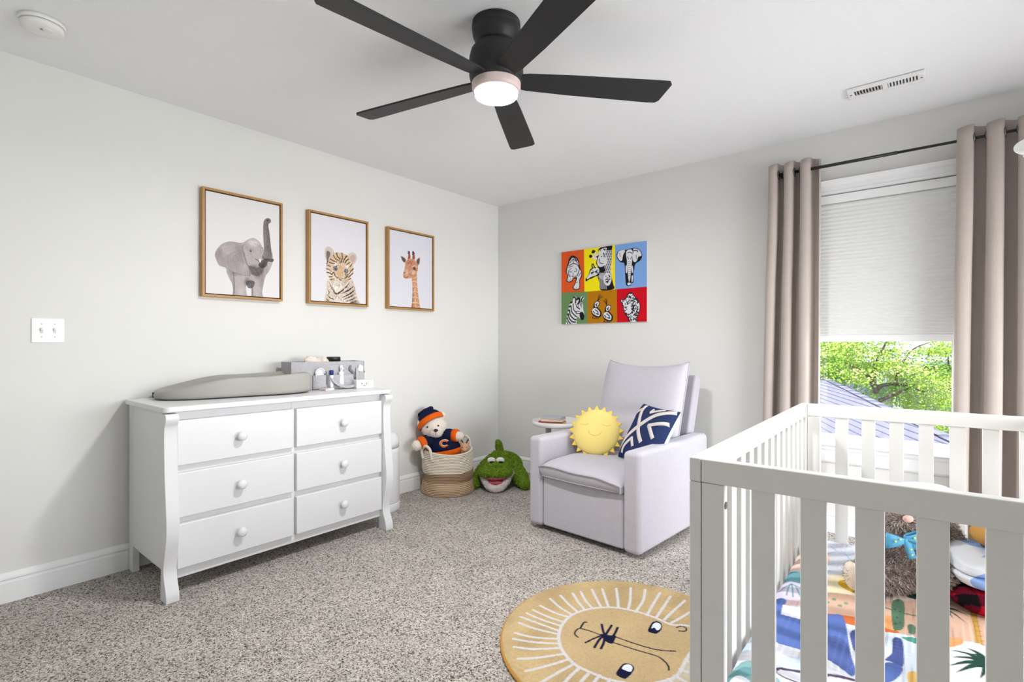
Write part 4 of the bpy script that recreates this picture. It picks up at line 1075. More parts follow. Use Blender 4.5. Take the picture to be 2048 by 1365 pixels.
# ---- tiger cub
f, a0, a1, b0, b1 = frame('gold framed print of a striped tiger cub', -1.918, -1.461)
p = Paint(a0, a1, b0, b1, 200, 280, (224, 222, 228), crop1)
bodyp = [(1140, 850), (1115, 920), (1112, 980), (1104, 1050), (1260, 1075), (1388, 1075), (1378, 1020), (1362, 960), (1342, 890), (1310, 850)]
B_ = p.poly(bodyp, (222, 208, 196))
for c, r, col, op in (((1200, 930), (.06, .05), (243, 238, 232), .9), ((1330, 960), (.05, .09), (190, 166, 146), .8), ((1130, 1010), (.04, .05), (212, 184, 162), .7), ((1350, 1050), (.05, .03), (120, 84, 72), .8), ((1220, 1040), (.05, .03), (240, 234, 228), .8)): p.soft(c, r, col, op, B_)
for pts, wd in (([(1135, 870), (1170, 940), (1200, 975), (1250, 945), (1300, 890)], .012), ([(1150, 905), (1165, 935), (1190, 950)], .008), ([(1120, 930), (1140, 960), (1130, 990)], .006), ([(1118, 975), (1150, 1010), (1190, 1020)], .007), ([(1112, 1010), (1140, 1040)], .006),
                ([(1345, 910), (1300, 945), (1240, 975)], .011), ([(1352, 940), (1310, 975), (1240, 1010)], .010), ([(1362, 970), (1310, 1000), (1250, 1025)], .008), ([(1366, 1000), (1320, 1025), (1270, 1040)], .009), ([(1374, 1030), (1330, 1045), (1290, 1060)], .010), ([(1310, 880), (1280, 920), (1250, 940)], .008)): p.line(pts, wd, (34, 28, 27), True, 1, B_, 'both')
for ear in ([(1125, 720), (1104, 660), (1108, 605), (1132, 588), (1165, 605), (1180, 640), (1150, 680)], [(1290, 668), (1312, 640), (1345, 640), (1366, 665), (1362, 705), (1338, 735), (1305, 710)]): e = p.poly(ear, (206, 190, 182))
p.poly([(1124, 700), (1116, 655), (1124, 622), (1150, 640), (1140, 680)], (92, 78, 74), True, .85); p.poly([(1310, 680), (1332, 655), (1352, 668), (1348, 700), (1330, 720)], (190, 162, 156), True, .9)
hd_ = [(1170, 650), (1200, 635), (1245, 640), (1290, 660), (1322, 700), (1338, 760), (1335, 815), (1310, 860), (1275, 882), (1230, 872), (1180, 872), (1140, 845), (1118, 800), (1115, 750), (1130, 695)]
H_ = p.poly(hd_, (214, 188, 160))
for c, r, col, op in (((1225, 850), (.06, .03), (240, 234, 228), .95), ((1135, 800), (.025, .05), (238, 230, 222), .9), ((1325, 830), (.025, .05), (236, 228, 220), .9), ((1230, 690), (.06, .04), (206, 168, 130), .8), ((1190, 730), (.022, .02), (242, 236, 230), .9), ((1285, 750), (.022, .02), (242, 236, 230), .9), ((1160, 690), (.03, .03), (214, 182, 150), .6), ((1300, 700), (.03, .03), (214, 182, 150), .6)): p.soft(c, r, col, op, H_)
N_ = p.poly([(1215, 745), (1250, 750), (1258, 810), (1250, 845), (1232, 858), (1210, 838), (1212, 800)], (206, 176, 140)); p.soft((1232, 848), (.02, .014), (210, 172, 158), .9, N_)
for pts, wd in (([(1200, 642), (1210, 670), (1230, 690)], .007), ([(1175, 660), (1195, 690), (1215, 700)], .007), ([(1245, 642), (1248, 680), (1240, 715)], .008), ([(1285, 665), (1265, 690), (1255, 715)], .008), ([(1300, 690), (1280, 705), (1268, 725)], .007), ([(1150, 690), (1175, 705), (1200, 715)], .007), ([(1225, 700), (1232, 725)], .006), ([(1140, 715), (1165, 725), (1185, 728)], .006), ([(1310, 715), (1292, 730), (1280, 740)], .006),
                ([(1125, 740), (1150, 750)], .006), ([(1118, 770), (1140, 775), (1155, 790)], .006), ([(1122, 800), (1145, 805), (1165, 820)], .007), ([(1140, 835), (1165, 835)], .006), ([(1150, 858), (1180, 855)], .006), ([(1328, 730), (1310, 755)], .006), ([(1338, 770), (1318, 790), (1308, 810)], .007), ([(1335, 805), (1315, 825), (1300, 840)], .007), ([(1318, 850), (1295, 860)], .006), ([(1130, 700), (1120, 730)], .006),
                ([(1205, 745), (1195, 755)], .005), ([(1180, 795), (1190, 830), (1215, 845)], .006), ([(1275, 810), (1280, 840), (1262, 850)], .006), ([(1206, 842), (1230, 860), (1250, 850), (1262, 852)], .005), ([(1175, 800), (1160, 815)], .006), ([(1295, 815), (1288, 835)], .006)): p.line(pts, wd, (32, 25, 22), True, 1, None, False)
for c in ((1190, 768), (1278, 788)):
    p.dot(c, (.0165, .0145), (46, 40, 40)); p.dot(c, (.012, .0105), (128, 150, 166)); p.dot(c, (.0055, .006), (24, 24, 28)); p.dot((c[0] + 5, c[1] - 6), .0022, (240, 244, 248))
p.line([(1225, 864), (1235, 868), (1250, 862)], .004, (70, 56, 52))
p.strokes(H_, 320, .012, .0022, [(150, 112, 80), (246, 240, 232), (60, 48, 42), (196, 156, 116)], lambda a, b: math.atan2(b - 1.61, a + 1.70), .3, .5, 4); p.strokes(B_, 420, .016, .0024, [(40, 33, 31), (246, 240, 234), (150, 120, 98)], -1.3, .5, .55, 5)
p.grain(.06, H_); p.grain(.06, B_, 9)
p.sheet('tiger_print', place_print(f), m_print, f)

# ---- giraffe
f, a0, a1, b0, b1 = frame('gold framed print of a young giraffe', -1.289, -.832)
p = Paint(a0, a1, b0, b1, 200, 280, (220, 220, 228), crop1)
N_ = p.poly([(1818, 838), (1822, 900), (1822, 980), (1818, 1050), (1814, 1110), (1886, 1118), (1878, 1050), (1868, 960), (1860, 880), (1856, 800)], (206, 148, 108))
p.soft((1822, 1000), (.02, .16), (120, 80, 62), .8, N_)
for pts in ([(1818, 880), (1840, 870), (1862, 885)], [(1820, 920), (1845, 915), (1866, 925)], [(1820, 965), (1845, 955), (1868, 965)], [(1820, 1005), (1848, 1000), (1874, 1012)], [(1816, 1050), (1848, 1045), (1878, 1055)], [(1840, 870), (1845, 915), (1842, 955), (1850, 1000), (1846, 1045), (1856, 1110)], [(1832, 850), (1850, 840)], [(1862, 985), (1874, 990)], [(1856, 1085), (1880, 1080)]): p.line(pts, .005, (236, 214, 186), True, .85, N_)
for pts, inner in (([(1725, 662), (1750, 672), (1772, 695), (1768, 722), (1748, 718), (1732, 692)], (84, 78, 84)), ([(1884, 676), (1866, 682), (1852, 705), (1862, 745), (1878, 735), (1884, 705)], (92, 84, 86))):
    p.poly(pts, (206, 170, 150)); q = np.array(pts); c = q.mean(0); p.poly([tuple(c + (v - c) * .72) for v in q], inner)
for pts in ([(1784, 690), (1790, 650), (1792, 626), (1800, 640), (1806, 680)], [(1822, 690), (1824, 655), (1826, 628), (1838, 645), (1842, 690)]): p.poly(pts, (150, 84, 62)); p.line([pts[1], pts[2], pts[3]], .008, (40, 34, 40))
p.line([(1778, 624), (1784, 645)], .003, (60, 50, 56)); 
H_ = p.poly([(1768, 712), (1790, 690), (1830, 692), (1858, 720), (1868, 755), (1860, 800), (1840, 840), (1810, 845), (1785, 850), (1765, 850), (1748, 838), (1748, 805), (1758, 770)], (204, 146, 114))
for c, r, col, op in (((1800, 720), (.05, .03), (176, 104, 76), .8), ((1775, 800), (.03, .04), (224, 190, 166), .8), ((1830, 800), (.04, .03), (230, 204, 182), .7), ((1760, 835), (.02, .015), (196, 120, 96), .8)): p.soft(c, r, col, op, H_)
for k in range(26): p.dot((1785 + rng.random() * 75, 700 + rng.random() * 130), (.003 + .004 * rng.random(), .003 + .004 * rng.random()), (150, 88, 62), .55, H_)
p.dot((1836, 766), (.0135, .011), (30, 24, 26)); p.dot((1838, 762), .002, (220, 220, 220)); p.line([(1820, 755), (1840, 745), (1858, 758)], .003, (240, 226, 214)); p.dot((1756, 803), (.006, .005), (76, 44, 42)); p.line([(1752, 836), (1770, 842), (1790, 832)], .003, (110, 62, 56))
p.strokes(H_, 160, .010, .002, [(140, 78, 54), (232, 206, 184), (110, 60, 44)], -2.0, .5, .5, 6); p.strokes(N_, 160, .014, .002, [(150, 88, 58), (234, 208, 176), (110, 64, 46)], -1.5, .3, .4, 7)
p.grain(.06, H_); p.grain(.06, N_, 9)
p.sheet('giraffe_print', place_print(f), m_print, f)

# ================================================================== canvas with six animals
KA0, KA1, KB0, KB1, KY_ = .731, 1.503, 1.317, 1.925, -.022
def crop2(x, y): return on_y(1100 + x * 220 / 1430, 460 + y * 210 / 1365, KY_)
cv_ = thing('pop_art_canvas', 'colourful six-panel animal canvas on the window wall', 'canvas painting', ((KA0 + KA1) / 2, 0, (KB0 + KB1) / 2))
hw, hh = (KA1 - KA0) / 2, (KB1 - KB0) / 2
MB().box(-hw, hw, KY_ + .0005, -.001, -hh, hh).build('stretcher', M('canvas_side', (214, 212, 206), .8), cv_)
p = Paint(KA0, KA1, KB0, KB1, 340, 270, (228, 92, 38), crop2)
K, W = (26, 26, 30), (226, 226, 232)
OR, YE, BL, GR, BR, RD = (228, 92, 40), (252, 236, 24), (128, 170, 230), (108, 146, 96), (186, 122, 8), (206, 10, 32)
p.poly([(442, 200), (845, 100), (845, 785), (448, 806)], YE, False); p.poly([(845, 100), (1300, 60), (1300, 745), (847, 775)], BL, False)
p.poly([(140, 820), (490, 803), (490, 1260), (140, 1260)], GR, False); p.poly([(485, 803), (872, 773), (876, 1260), (490, 1260)], BR, False); p.poly([(868, 773), (1300, 735), (1300, 1260), (872, 1260)], RD, False)
# tiger walking
t = p.poly([(285, 335), (330, 345), (365, 380), (380, 440), (395, 500), (415, 545), (415, 600), (390, 660), (392, 740), (365, 780), (320, 782), (295, 755), (320, 700), (335, 640), (300, 640), (285, 675), (235, 682), (215, 655), (228, 600), (205, 550), (215, 490), (235, 430), (250, 370)], K)
t = p.poly([(290, 350), (325, 360), (355, 395), (372, 450), (386, 505), (405, 550), (404, 595), (380, 655), (382, 735), (360, 770), (322, 770), (306, 750), (330, 700), (350, 620), (300, 628), (275, 668), (240, 672), (225, 652), (240, 600), (218, 550), (228, 490), (248, 440), (262, 380)], W)
for pts, wd in (([(255, 400), (300, 350), (345, 400)], .010), ([(260, 430), (305, 385), (360, 435)], .006), ([(300, 350), (305, 440)], .006), ([(245, 470), (300, 440), (355, 455), (385, 510)], .007), ([(240, 500), (262, 480), (300, 470)], .005), ([(235, 530), (245, 580), (265, 610)], .007), ([(380, 520), (365, 570), (345, 610)], .007), ([(400, 560), (370, 600)], .006), ([(275, 500), (255, 525), (262, 550), (285, 545)], .005), ([(330, 500), (345, 520), (335, 545), (315, 535)], .005), ([(285, 600), (310, 615), (335, 600)], .006), ([(300, 560), (305, 600)], .004), ([(330, 690), (360, 680)], .004), ([(320, 750), (325, 770)], .004), ([(345, 750), (345, 772)], .004), ([(245, 650), (247, 672)], .004), ([(262, 650), (264, 670)], .004), ([(345, 365), (372, 420)], .008), ([(370, 450), (395, 520)], .005)): p.line(pts, wd, K, True, 1, None)
# giraffes
p.poly([(660, 230), (800, 205), (805, 260), (800, 420), (785, 520), (800, 600), (820, 700), (828, 770), (660, 785), (640, 680), (610, 605), (560, 625), (500, 650), (470, 672), (462, 640), (500, 585), (520, 520), (540, 500), (560, 490), (620, 480), (600, 440), (610, 370), (590, 350), (640, 320), (625, 270)], K)
p.poly([(660, 250), (735, 235), (725, 300), (745, 420), (700, 470), (640, 480), (612, 430), (625, 360), (640, 320), (632, 280)], W); p.poly([(530, 530), (560, 500), (620, 490), (640, 540), (600, 590), (540, 610), (490, 640), (478, 625), (510, 580)], W); p.poly([(700, 600), (740, 560), (790, 580), (800, 650), (770, 720), (730, 720), (700, 680)], W)
for pts in ([(545, 290), (565, 270), (590, 285), (620, 330), (600, 340), (570, 310)], [(510, 350), (530, 325), (600, 350), (610, 385), (580, 385), (540, 350)]): p.poly(pts, W)
p.poly([(540, 300), (555, 262), (592, 275), (570, 305)], K); p.poly([(508, 355), (520, 322), (552, 338), (535, 365)], K)
p.line([(555, 500), (545, 460), (560, 445), (575, 480), (590, 495)], .010, K)
for x, y, rr in [(650 + rng.random() * 70, 245 + rng.random() * 110, .006) for _ in range(16)] + [(545 + rng.random() * 80, 520 + rng.random() * 60, .005) for _ in range(14)] + [(715 + rng.random() * 70, 590 + rng.random() * 100, .006) for _ in range(12)]: p.dot((x, y), (rr * rng.uniform(.5, 1.2), rr * rng.uniform(.5, 1.2)), K)
p.dot((545, 560), (.012, .006), K); p.line([(640, 380), (650, 430), (690, 440)], .006, K); p.line([(730, 640), (760, 650), (745, 690)], .008, K)
for a in range(9):
    for b in range(4):
        x, y = 720 + b * 26 + (a % 2) * 12, 280 + a * 34
        if x < 800: p.line([(x - 10, y - 8), (x + 8, y - 14), (x + 12, y + 10), (x - 8, y + 14), (x - 10, y - 8)], .0035, W, False)
for a in range(7): p.line([(615 + a * 12, 610 + a * 6), (690 + a * 6, 560 + a * 12)], .003, W, False); p.line([(640 + a * 12, 560), (650 + a * 14, 770)], .003, W, True)
# elephant front on
p.poly([(985, 260), (1040, 245), (1075, 238), (1130, 238), (1180, 275), (1198, 340), (1170, 400), (1110, 445), (1095, 520), (1085, 560), (1085, 680), (1055, 690), (1050, 725), (1000, 728), (985, 690), (975, 560), (965, 440), (915, 420), (872, 370), (868, 310), (905, 265)], K)
for pts in ([(900, 275), (950, 262), (975, 275), (950, 330), (935, 400), (905, 395), (878, 350), (880, 310)], [(1085, 248), (1130, 248), (1172, 280), (1188, 335), (1150, 350), (1130, 400), (1105, 420), (1080, 400), (1075, 330), (1085, 290)], [(995, 275), (1050, 255), (1075, 290), (1068, 390), (1060, 470), (1050, 560), (1045, 620), (1030, 680), (1020, 640), (1010, 560), (1000, 480), (1000, 400), (990, 340)], [(1060, 480), (1075, 470), (1080, 540), (1065, 560)], [(985, 470), (998, 470), (1000, 560), (985, 545)], [(1010, 690), (1045, 690), (1045, 715), (1012, 718)], [(1062, 600), (1078, 600), (1075, 670), (1060, 670)]): p.poly(pts, W)
for k in range(8): p.line([(1005, 420 + k * 26), (1030, 414 + k * 26), (1055, 420 + k * 26)], .003, K)
for pts, wd in (([(1010, 300), (1040, 290), (1070, 310)], .006), ([(1090, 270), (1130, 268), (1140, 285)], .008), ([(1010, 350), (1020, 380)], .006), ([(1060, 350), (1050, 380)], .006), ([(905, 300), (915, 350)], .004), ([(1120, 330), (1125, 380)], .004)): p.line(pts, wd, K)
# zebra
Z = p.poly([(212, 1225), (225, 1150), (245, 1090), (262, 1020), (285, 960), (302, 900), (312, 865), (335, 870), (350, 905), (385, 905), (410, 870), (440, 862), (440, 895), (415, 930), (428, 985), (432, 1040), (448, 1120), (430, 1170), (398, 1160), (360, 1130), (345, 1160), (335, 1225)], W)
p.poly([(390, 1075), (425, 1070), (448, 1120), (432, 1172), (400, 1165), (385, 1120)], K)
for pts, wd in (([(305, 880), (318, 875), (335, 905), (332, 945)], .012), ([(432, 872), (412, 900), (405, 935)], .012), ([(350, 905), (370, 890), (385, 910), (370, 960)], .016), ([(330, 960), (355, 1010)], .006), ([(350, 945), (370, 1000)], .005), ([(390, 930), (395, 990)], .006), ([(410, 950), (408, 1010)], .006), ([(345, 1000), (385, 1030)], .010), ([(340, 1060), (385, 1060)], .006), ([(340, 1090), (385, 1090)], .006), ([(300, 960), (310, 1040), (345, 1080)], .008), ([(275, 1000), (285, 1070), (330, 1120), (345, 1130)], .010), ([(255, 1050), (265, 1110), (310, 1160), (338, 1170)], .011), ([(240, 1100), (250, 1150), (290, 1195), (330, 1200)], .011), ([(228, 1150), (240, 1190), (270, 1222)], .010), ([(216, 1190), (235, 1225)], .008)): p.line(pts, wd, K, True, 1, None)
for k in range(9): p.poly([(298 - k * 10, 925 + k * 28), (262 - k * 6, 940 + k * 24), (255 - k * 5, 965 + k * 24), (292 - k * 10, 948 + k * 28)], K if k % 2 == 0 else W, False)
# two crested birds
for ox, oy in ((0, 0), (148, 52)):
    p.poly([(600 + ox, 925 + oy), (640 + ox, 930 + oy), (645 + ox, 975 + oy), (620 + ox, 1005 + oy), (665 + ox, 1060 + oy), (668 + ox, 1115 + oy), (640 + ox, 1140 + oy), (600 + ox, 1135 + oy), (555 + ox, 1110 + oy), (535 + ox, 1060 + oy), (560 + ox, 1015 + oy), (570 + ox, 960 + oy)], K)
    p.poly([(602 + ox, 935 + oy), (632 + ox, 938 + oy), (635 + ox, 970 + oy), (608 + ox, 1000 + oy), (585 + ox, 1000 + oy), (582 + ox, 960 + oy)], W); p.poly([(565 + ox, 1022 + oy), (600 + ox, 1018 + oy), (625 + ox, 1040 + oy), (650 + ox, 1075 + oy), (640 + ox, 1120 + oy), (600 + ox, 1115 + oy), (560 + ox, 1090 + oy), (545 + ox, 1055 + oy)], W)
    p.dot((612 + ox, 958 + oy), .005, K); p.poly([(590 + ox, 965 + oy), (615 + ox, 975 + oy), (600 + ox, 995 + oy)], K)
    for pts in ([(590, 1040), (620, 1065), (625, 1090)], [(560, 1060), (580, 1085)], [(600, 1090), (630, 1100)]): p.line([(x + ox, y + oy) for x, y in pts], .008, K)
    for dx, dy in ((22, -85), (38, -75), (10, -90), (48, -60)): p.line([(618 + ox * .8, 930 + oy), (625 + ox * .8 + (dx if not ox else -dx) * .5, 930 + oy + dy * .6), (630 + ox * .8 + (dx if not ox else -dx) * 1.2, 930 + oy + dy)], .004, K)
    for sx in (565, 610): p.line([(sx + ox, 1125 + oy), (sx - 15 + ox, 1145 + oy), (sx + 25 + ox, 1150 + oy)], .006, K)
# leopard
p.poly([(1045, 812), (1085, 835), (1110, 875), (1135, 900), (1165, 945), (1175, 1010), (1160, 1080), (1140, 1130), (1130, 1195), (1035, 1198), (1010, 1150), (985, 1110), (965, 1080), (945, 1010), (935, 960), (915, 930), (920, 905), (955, 905), (985, 880), (1005, 840)], K)
L_m = p.poly([(1045, 826), (1080, 845), (1105, 885), (1130, 912), (1157, 950), (1165, 1010), (1150, 1080), (1130, 1130), (1120, 1192), (1048, 1194), (1025, 1150), (1000, 1105), (975, 1075), (955, 1010), (945, 955), (925, 928), (930, 912), (960, 918), (990, 890), (1015, 850)], W)
for _ in range(260):
    x, y = 940 + rng.random() * 225, 835 + rng.random() * 350
    if 985 < x < 1060 and 985 < y < 1090: continue
    p.dot((x, y), (.0052 * rng.uniform(.5, 1.3), .0052 * rng.uniform(.5, 1.3)), K, 1, L_m)
p.poly([(1030, 820), (1048, 810), (1065, 825), (1048, 835)], K); p.line([(985, 1080), (1010, 1100), (1040, 1095), (1065, 1075)], .008, K); p.line([(1000, 1000), (985, 1020), (1000, 1035)], .006, K); p.line([(1060, 1000), (1080, 985), (1090, 1000), (1075, 1040)], .009, K); p.line([(1110, 900), (1130, 890), (1132, 920)], .008, K)
p.sheet('painting', lambda A, B, H: (A - (KA0 + KA1) / 2, KY_, B - (KB0 + KB1) / 2), M('canvas_paint', (255, 255, 255), .7, attr=True, spec=.15), cv_)

# ================================================================== lion rug
GX, GY, GR_, GZ = 2.277, -1.860, .49, .017
def crop6(x, y): return on_z(980 + x * 440 / 2048, 1140 + y * 225 / 1047, GZ)
rug = thing('lion_rug', 'round mustard rug with a white-rayed lion face on the carpet', 'rug', (GX, GY, 0))
p = Paint(GX - GR_, GX + GR_, GY - GR_, GY + GR_, 384, 384, (191, 167, 125), crop6)
n1 = np.kron(np.random.default_rng(2).random((13, 13)), np.ones((32, 32)))[:384, :384]
for _ in range(3):
    n1 = sum(np.roll(n1, s, ax) for s in (-9, 0, 9) for ax in (0, 1)) / 6
p.C *= (.9 + .22 * n1)[..., None]
FWt = (210, 208, 210)
p.poly([(1830, 830), (1740, 980), (1580, 1050), (1560, 1200), (1900, 1300), (2300, 1200), (2300, 900)], (196, 186, 164), False)
face = [(1950, 560), (1830, 520), (1690, 512), (1580, 465), (1400, 400), (1200, 358), (1050, 352), (880, 377), (760, 425), (682, 500), (642, 600), (650, 700), (700, 790), (800, 890), (950, 962), (1100, 1022), (1250, 1052), (1420, 1075), (1580, 1048), (1740, 985), (1830, 830), (1900, 720)]
p.poly(face, (193, 169, 129), True, .9); p.C *= (.94 + .12 * n1)[..., None]
p.line(face + [face[0]], .0125, FWt)
for ray_ in ([(1175, 175), (1190, 280), (1195, 355)], [(1310, 170), (1305, 290), (1285, 370)], [(1445, 185), (1425, 290), (1355, 395)], [(1585, 215), (1520, 320), (1460, 425)], [(1680, 250), (1600, 370), (1545, 450)], [(1815, 290), (1700, 390), (1625, 465)], [(1900, 370), (1790, 440), (1690, 495)], [(1045, 180), (1075, 270), (1105, 350)], [(950, 185), (990, 270), (1035, 350)], [(845, 205), (890, 290), (950, 355)], [(770, 220), (820, 300), (880, 370)], [(655, 240), (730, 320), (810, 390)], [(560, 270), (650, 350), (755, 415)], [(465, 335), (600, 400), (725, 440)], [(400, 375), (540, 440), (680, 485)], [(340, 405), (480, 465), (660, 525)], [(285, 440), (450, 500), (640, 570)], [(270, 495), (420, 550), (630, 600)], [(235, 590), (400, 630), (635, 645)], [(220, 645), (400, 675), (650, 690)], [(225, 720), (400, 740), (650, 730)], [(265, 830), (450, 820), (680, 785)], [(335, 945), (520, 900), (730, 835)], [(470, 1055), (630, 960), (780, 880)], [(660, 1090), (750, 990), (840, 910)], [(800, 1110), (860, 1030), (930, 955)], [(930, 1130), (970, 1050), (1020, 985)], [(1070, 1140), (1090, 1080), (1115, 1022)], [(1210, 1150), (1230, 1050)], [(1360, 1160), (1370, 1070)], [(1500, 1170), (1480, 1070)], [(1640, 1150), (1570, 1050)], [(1760, 1110), (1660, 1020)], [(1850, 1060), (1720, 990)], [(1920, 980), (1770, 930)], [(1980, 890), (1820, 850)]): p.line(ray_, .012, FWt)
NV_ = (30, 32, 58)
p.poly([(1022, 605), (1060, 600), (1110, 612), (1165, 612), (1168, 640), (1140, 688), (1100, 682), (1058, 650)], NV_)
for pts, wd in (([(1040, 510), (1050, 560), (1065, 605)], .010), ([(1132, 520), (1100, 570), (1078, 605)], .010), ([(1188, 540), (1165, 590), (1140, 625)], .010), ([(890, 680), (960, 645), (1035, 615)], .0085), ([(972, 725), (1005, 670), (1035, 632)], .010), ([(1033, 735), (1055, 690), (1065, 650)], .010), ([(1165, 625), (1350, 690), (1550, 745), (1725, 760)], .0065), ([(1150, 680), (1350, 745), (1550, 805), (1630, 860), (1662, 905), (1664, 935)], .0065), ([(1020, 605), (940, 575), (870, 555), (825, 550), (792, 580), (793, 608), (820, 630)], .0065), ([(840, 548), (865, 505), (880, 490), (900, 490)], .0075), ([(1740, 540), (1780, 527), (1825, 545), (1818, 572), (1760, 572)], .006)): p.line(pts, wd, NV_)
p.poly([(1470, 570), (1490, 520), (1520, 485), (1570, 485), (1600, 512), (1595, 560), (1550, 596), (1505, 590)], NV_); p.poly([(1503, 548), (1520, 505), (1555, 492), (1590, 516), (1584, 552), (1555, 566), (1530, 540)], (226, 230, 244))
p.poly([(1174, 972), (1200, 920), (1240, 880), (1290, 874), (1338, 902), (1335, 945), (1270, 1012), (1215, 1005)], NV_); p.poly([(1228, 922), (1250, 890), (1293, 883), (1326, 906), (1312, 950), (1270, 942)], (226, 230, 244))
D = np.hypot(p.A - GX, p.B - GY); p.keep = D < GR_ - .004
p.grain(.035, None, 3); p.grain(.03, None, 5, 3)
hn = np.random.default_rng(6).normal(0, .0006, p.A.shape)
p.sheet('tufted_face', lambda A, B, H: (A - GX, B - GY, H), M('rug_pile', (255, 255, 255), 1, attr=True, spec=.03, bump=.5, bs=180, bdist=.003), rug,
        zfun=lambda A, B: GZ - .003 * np.clip((np.hypot(A - GX, B - GY) - (GR_ - .02)) / .02, 0, 1) ** 2 + hn)
MB().lathe([(GR_ - .012, .0005), (GR_, .002), (GR_ + .002, .008), (GR_ - .001, .0135), (GR_ - .008, .0158)], 120, cap0=False, cap1=False).build('edge_binding', M('rug_edge', (198, 148, 72), 1, bump=.4, bs=120), rug)
# ================================================================== crib
m_crib = M('crib_white', (238, 237, 233), .42, spec=.4)
KRX, KRY, KRZ = 2.765, -2.535, math.radians(1.15)
crib = thing('crib', 'white slatted wooden crib standing in front of the window', 'crib', (KRX, KRY, 0), KRZ)
CW, CL, CT, CR_ = .75, 1.385, .892, .052
def cbx(name, x0, x1, y0, y1, z0, z1, b=.003): return MB().box(x0, x1, y0, y1, z0, z1).build(name, m_crib, crib, bev=b)
ZB = .10
for y0 in (0, CL - .03):       # the two ends
    y1 = y0 + .03
    cbx('end_rail', .026, CW - .026, y0 + .001, y1 - .001, CT - CR_, CT - .001); cbx('end_rail', .075, CW - .075, y0 + .004, y1 - .004, ZB, ZB + .05)
    for xa in (.026, CW - .026 - .048): cbx('stile', xa, xa + .048, y0 + .002, y1 - .002, 0, CT - CR_ - .0005)
    for k in range(6): cbx('slat', .127 + .0905 * k, .172 + .0905 * k, y0 + .007, y1 - .007, ZB + .05, CT - CR_, .002)
for x0 in (0, CW - .025):      # the two long sides
    cbx('side_rail', x0, x0 + .025, 0, CL, CT - CR_, CT); cbx('side_rail', x0 + .003, x0 + .022, .05, CL - .05, ZB, ZB + .05)
    for ya in (0, CL - .05): cbx('post', x0, x0 + .025, ya, ya + .05, 0, CT - CR_ - .0005)
    for k in range(14):
        y = .083 + .0905 * k; cbx('slat', x0 + .005, x0 + .02, y, y + .042, ZB + .05, CT - CR_, .002)
m_bolt = M('bolt_grey', (140, 138, 134), .4, metal=.6)
MB().lathe([(.008, 0), (.008, .002)], 14, Matrix.Translation((.074, .014, .795)) @ Matrix.Rotation(PI / 2, 4, 'Y')).build('bolt', m_bolt, crib)
cbx('mattress_support', .03, CW - .03, .035, CL - .035, .165, .185)
# ---- mattress with its printed sheet
MX0, MX1, MY0, MY1, MZ = .031, CW - .031, .036, CL - .036, .338
cR, sR = math.cos(KRZ), math.sin(KRZ)
def to_crib(x, y): dx, dy = x - KRX, y - KRY; return (dx * cR + dy * sR, -dx * sR + dy * cR)
mat_ = thing('crib_mattress', 'crib mattress with a colourful jungle print fitted sheet', 'mattress', (KRX, KRY, .185), KRZ)
MB().box(MX0, MX1, MY0, MY1, 0, MZ - .185 - .012).build('core', M('sheet_side', (226, 230, 240), .9), mat_, bev=.02, seg=3)
def px_sheet(u, v): return to_crib(*on_z(u, v, MZ))
p = Paint(MX0 + .002, MX1 - .002, MY0 + .002, MY1 - .002, 260, 500, (220, 223, 235), px_sheet)
TEAL, DTEAL, LAV, PEACH, PINK, BLU, DBL, GRN, DGR, MUST, WHT, PUR, CRM = (136, 180, 180), (96, 144, 150), (206, 200, 222), (216, 178, 156), (214, 184, 188), (92, 114, 178), (78, 90, 144), (84, 112, 96), (40, 74, 64), (186, 146, 74), (228, 229, 237), (92, 74, 100), (224, 208, 194)
def Z(pts, c, sm=True, op=1.0): p.poly(pts, c, sm, op)
Z([(1560, 1105), (1620, 1090), (1660, 1110), (1640, 1140), (1570, 1135)], (240, 214, 200)); Z([(1555, 1160), (1575, 1140), (1620, 1150), (1640, 1165), (1590, 1172)], (112, 168, 180))
Z([(1540, 1175), (1570, 1158), (1640, 1180), (1700, 1185), (1700, 1205), (1600, 1205), (1535, 1200)], LAV); Z([(1535, 1196), (1600, 1200), (1700, 1212), (1700, 1218), (1600, 1210), (1535, 1204)], PINK)
for e in ((1560, 1180), (1573, 1190), (1586, 1193), (1600, 1192), (1606, 1180)): p.line([(1583, 1166), ((1583 + e[0]) / 2, 1172), e], .004, DTEAL)
for pts in ([(1650, 1110), (1680, 1100), (1700, 1120)], [(1660, 1090), (1690, 1110), (1720, 1105)], [(1640, 1130), (1670, 1125)]): p.line(pts, .003, (150, 180, 220))
Z([(1645, 1160), (1680, 1150), (1740, 1165), (1760, 1185), (1700, 1190), (1650, 1185)], (240, 226, 190)); Z([(1675, 1165), (1710, 1158), (1760, 1165), (1770, 1185), (1710, 1185)], (226, 176, 40))
Z([(1650, 1190), (1700, 1192), (1780, 1200), (1900, 1195), (1990, 1210), (1990, 1290), (1890, 1290), (1800, 1270), (1720, 1245), (1648, 1228)], PEACH); Z([(1770, 1185), (1850, 1182), (1840, 1202), (1768, 1202)], CRM)
Z([(1648, 1226), (1720, 1236), (1790, 1262), (1788, 1270), (1710, 1250), (1648, 1234)], (206, 110, 60)); Z([(1768, 1230), (1800, 1240), (1800, 1265), (1768, 1255)], (236, 166, 110))
for c in ((1655, 1205), (1668, 1200), (1680, 1212), (1692, 1208)): p.dot(c, (.006, .009), (120, 160, 130))
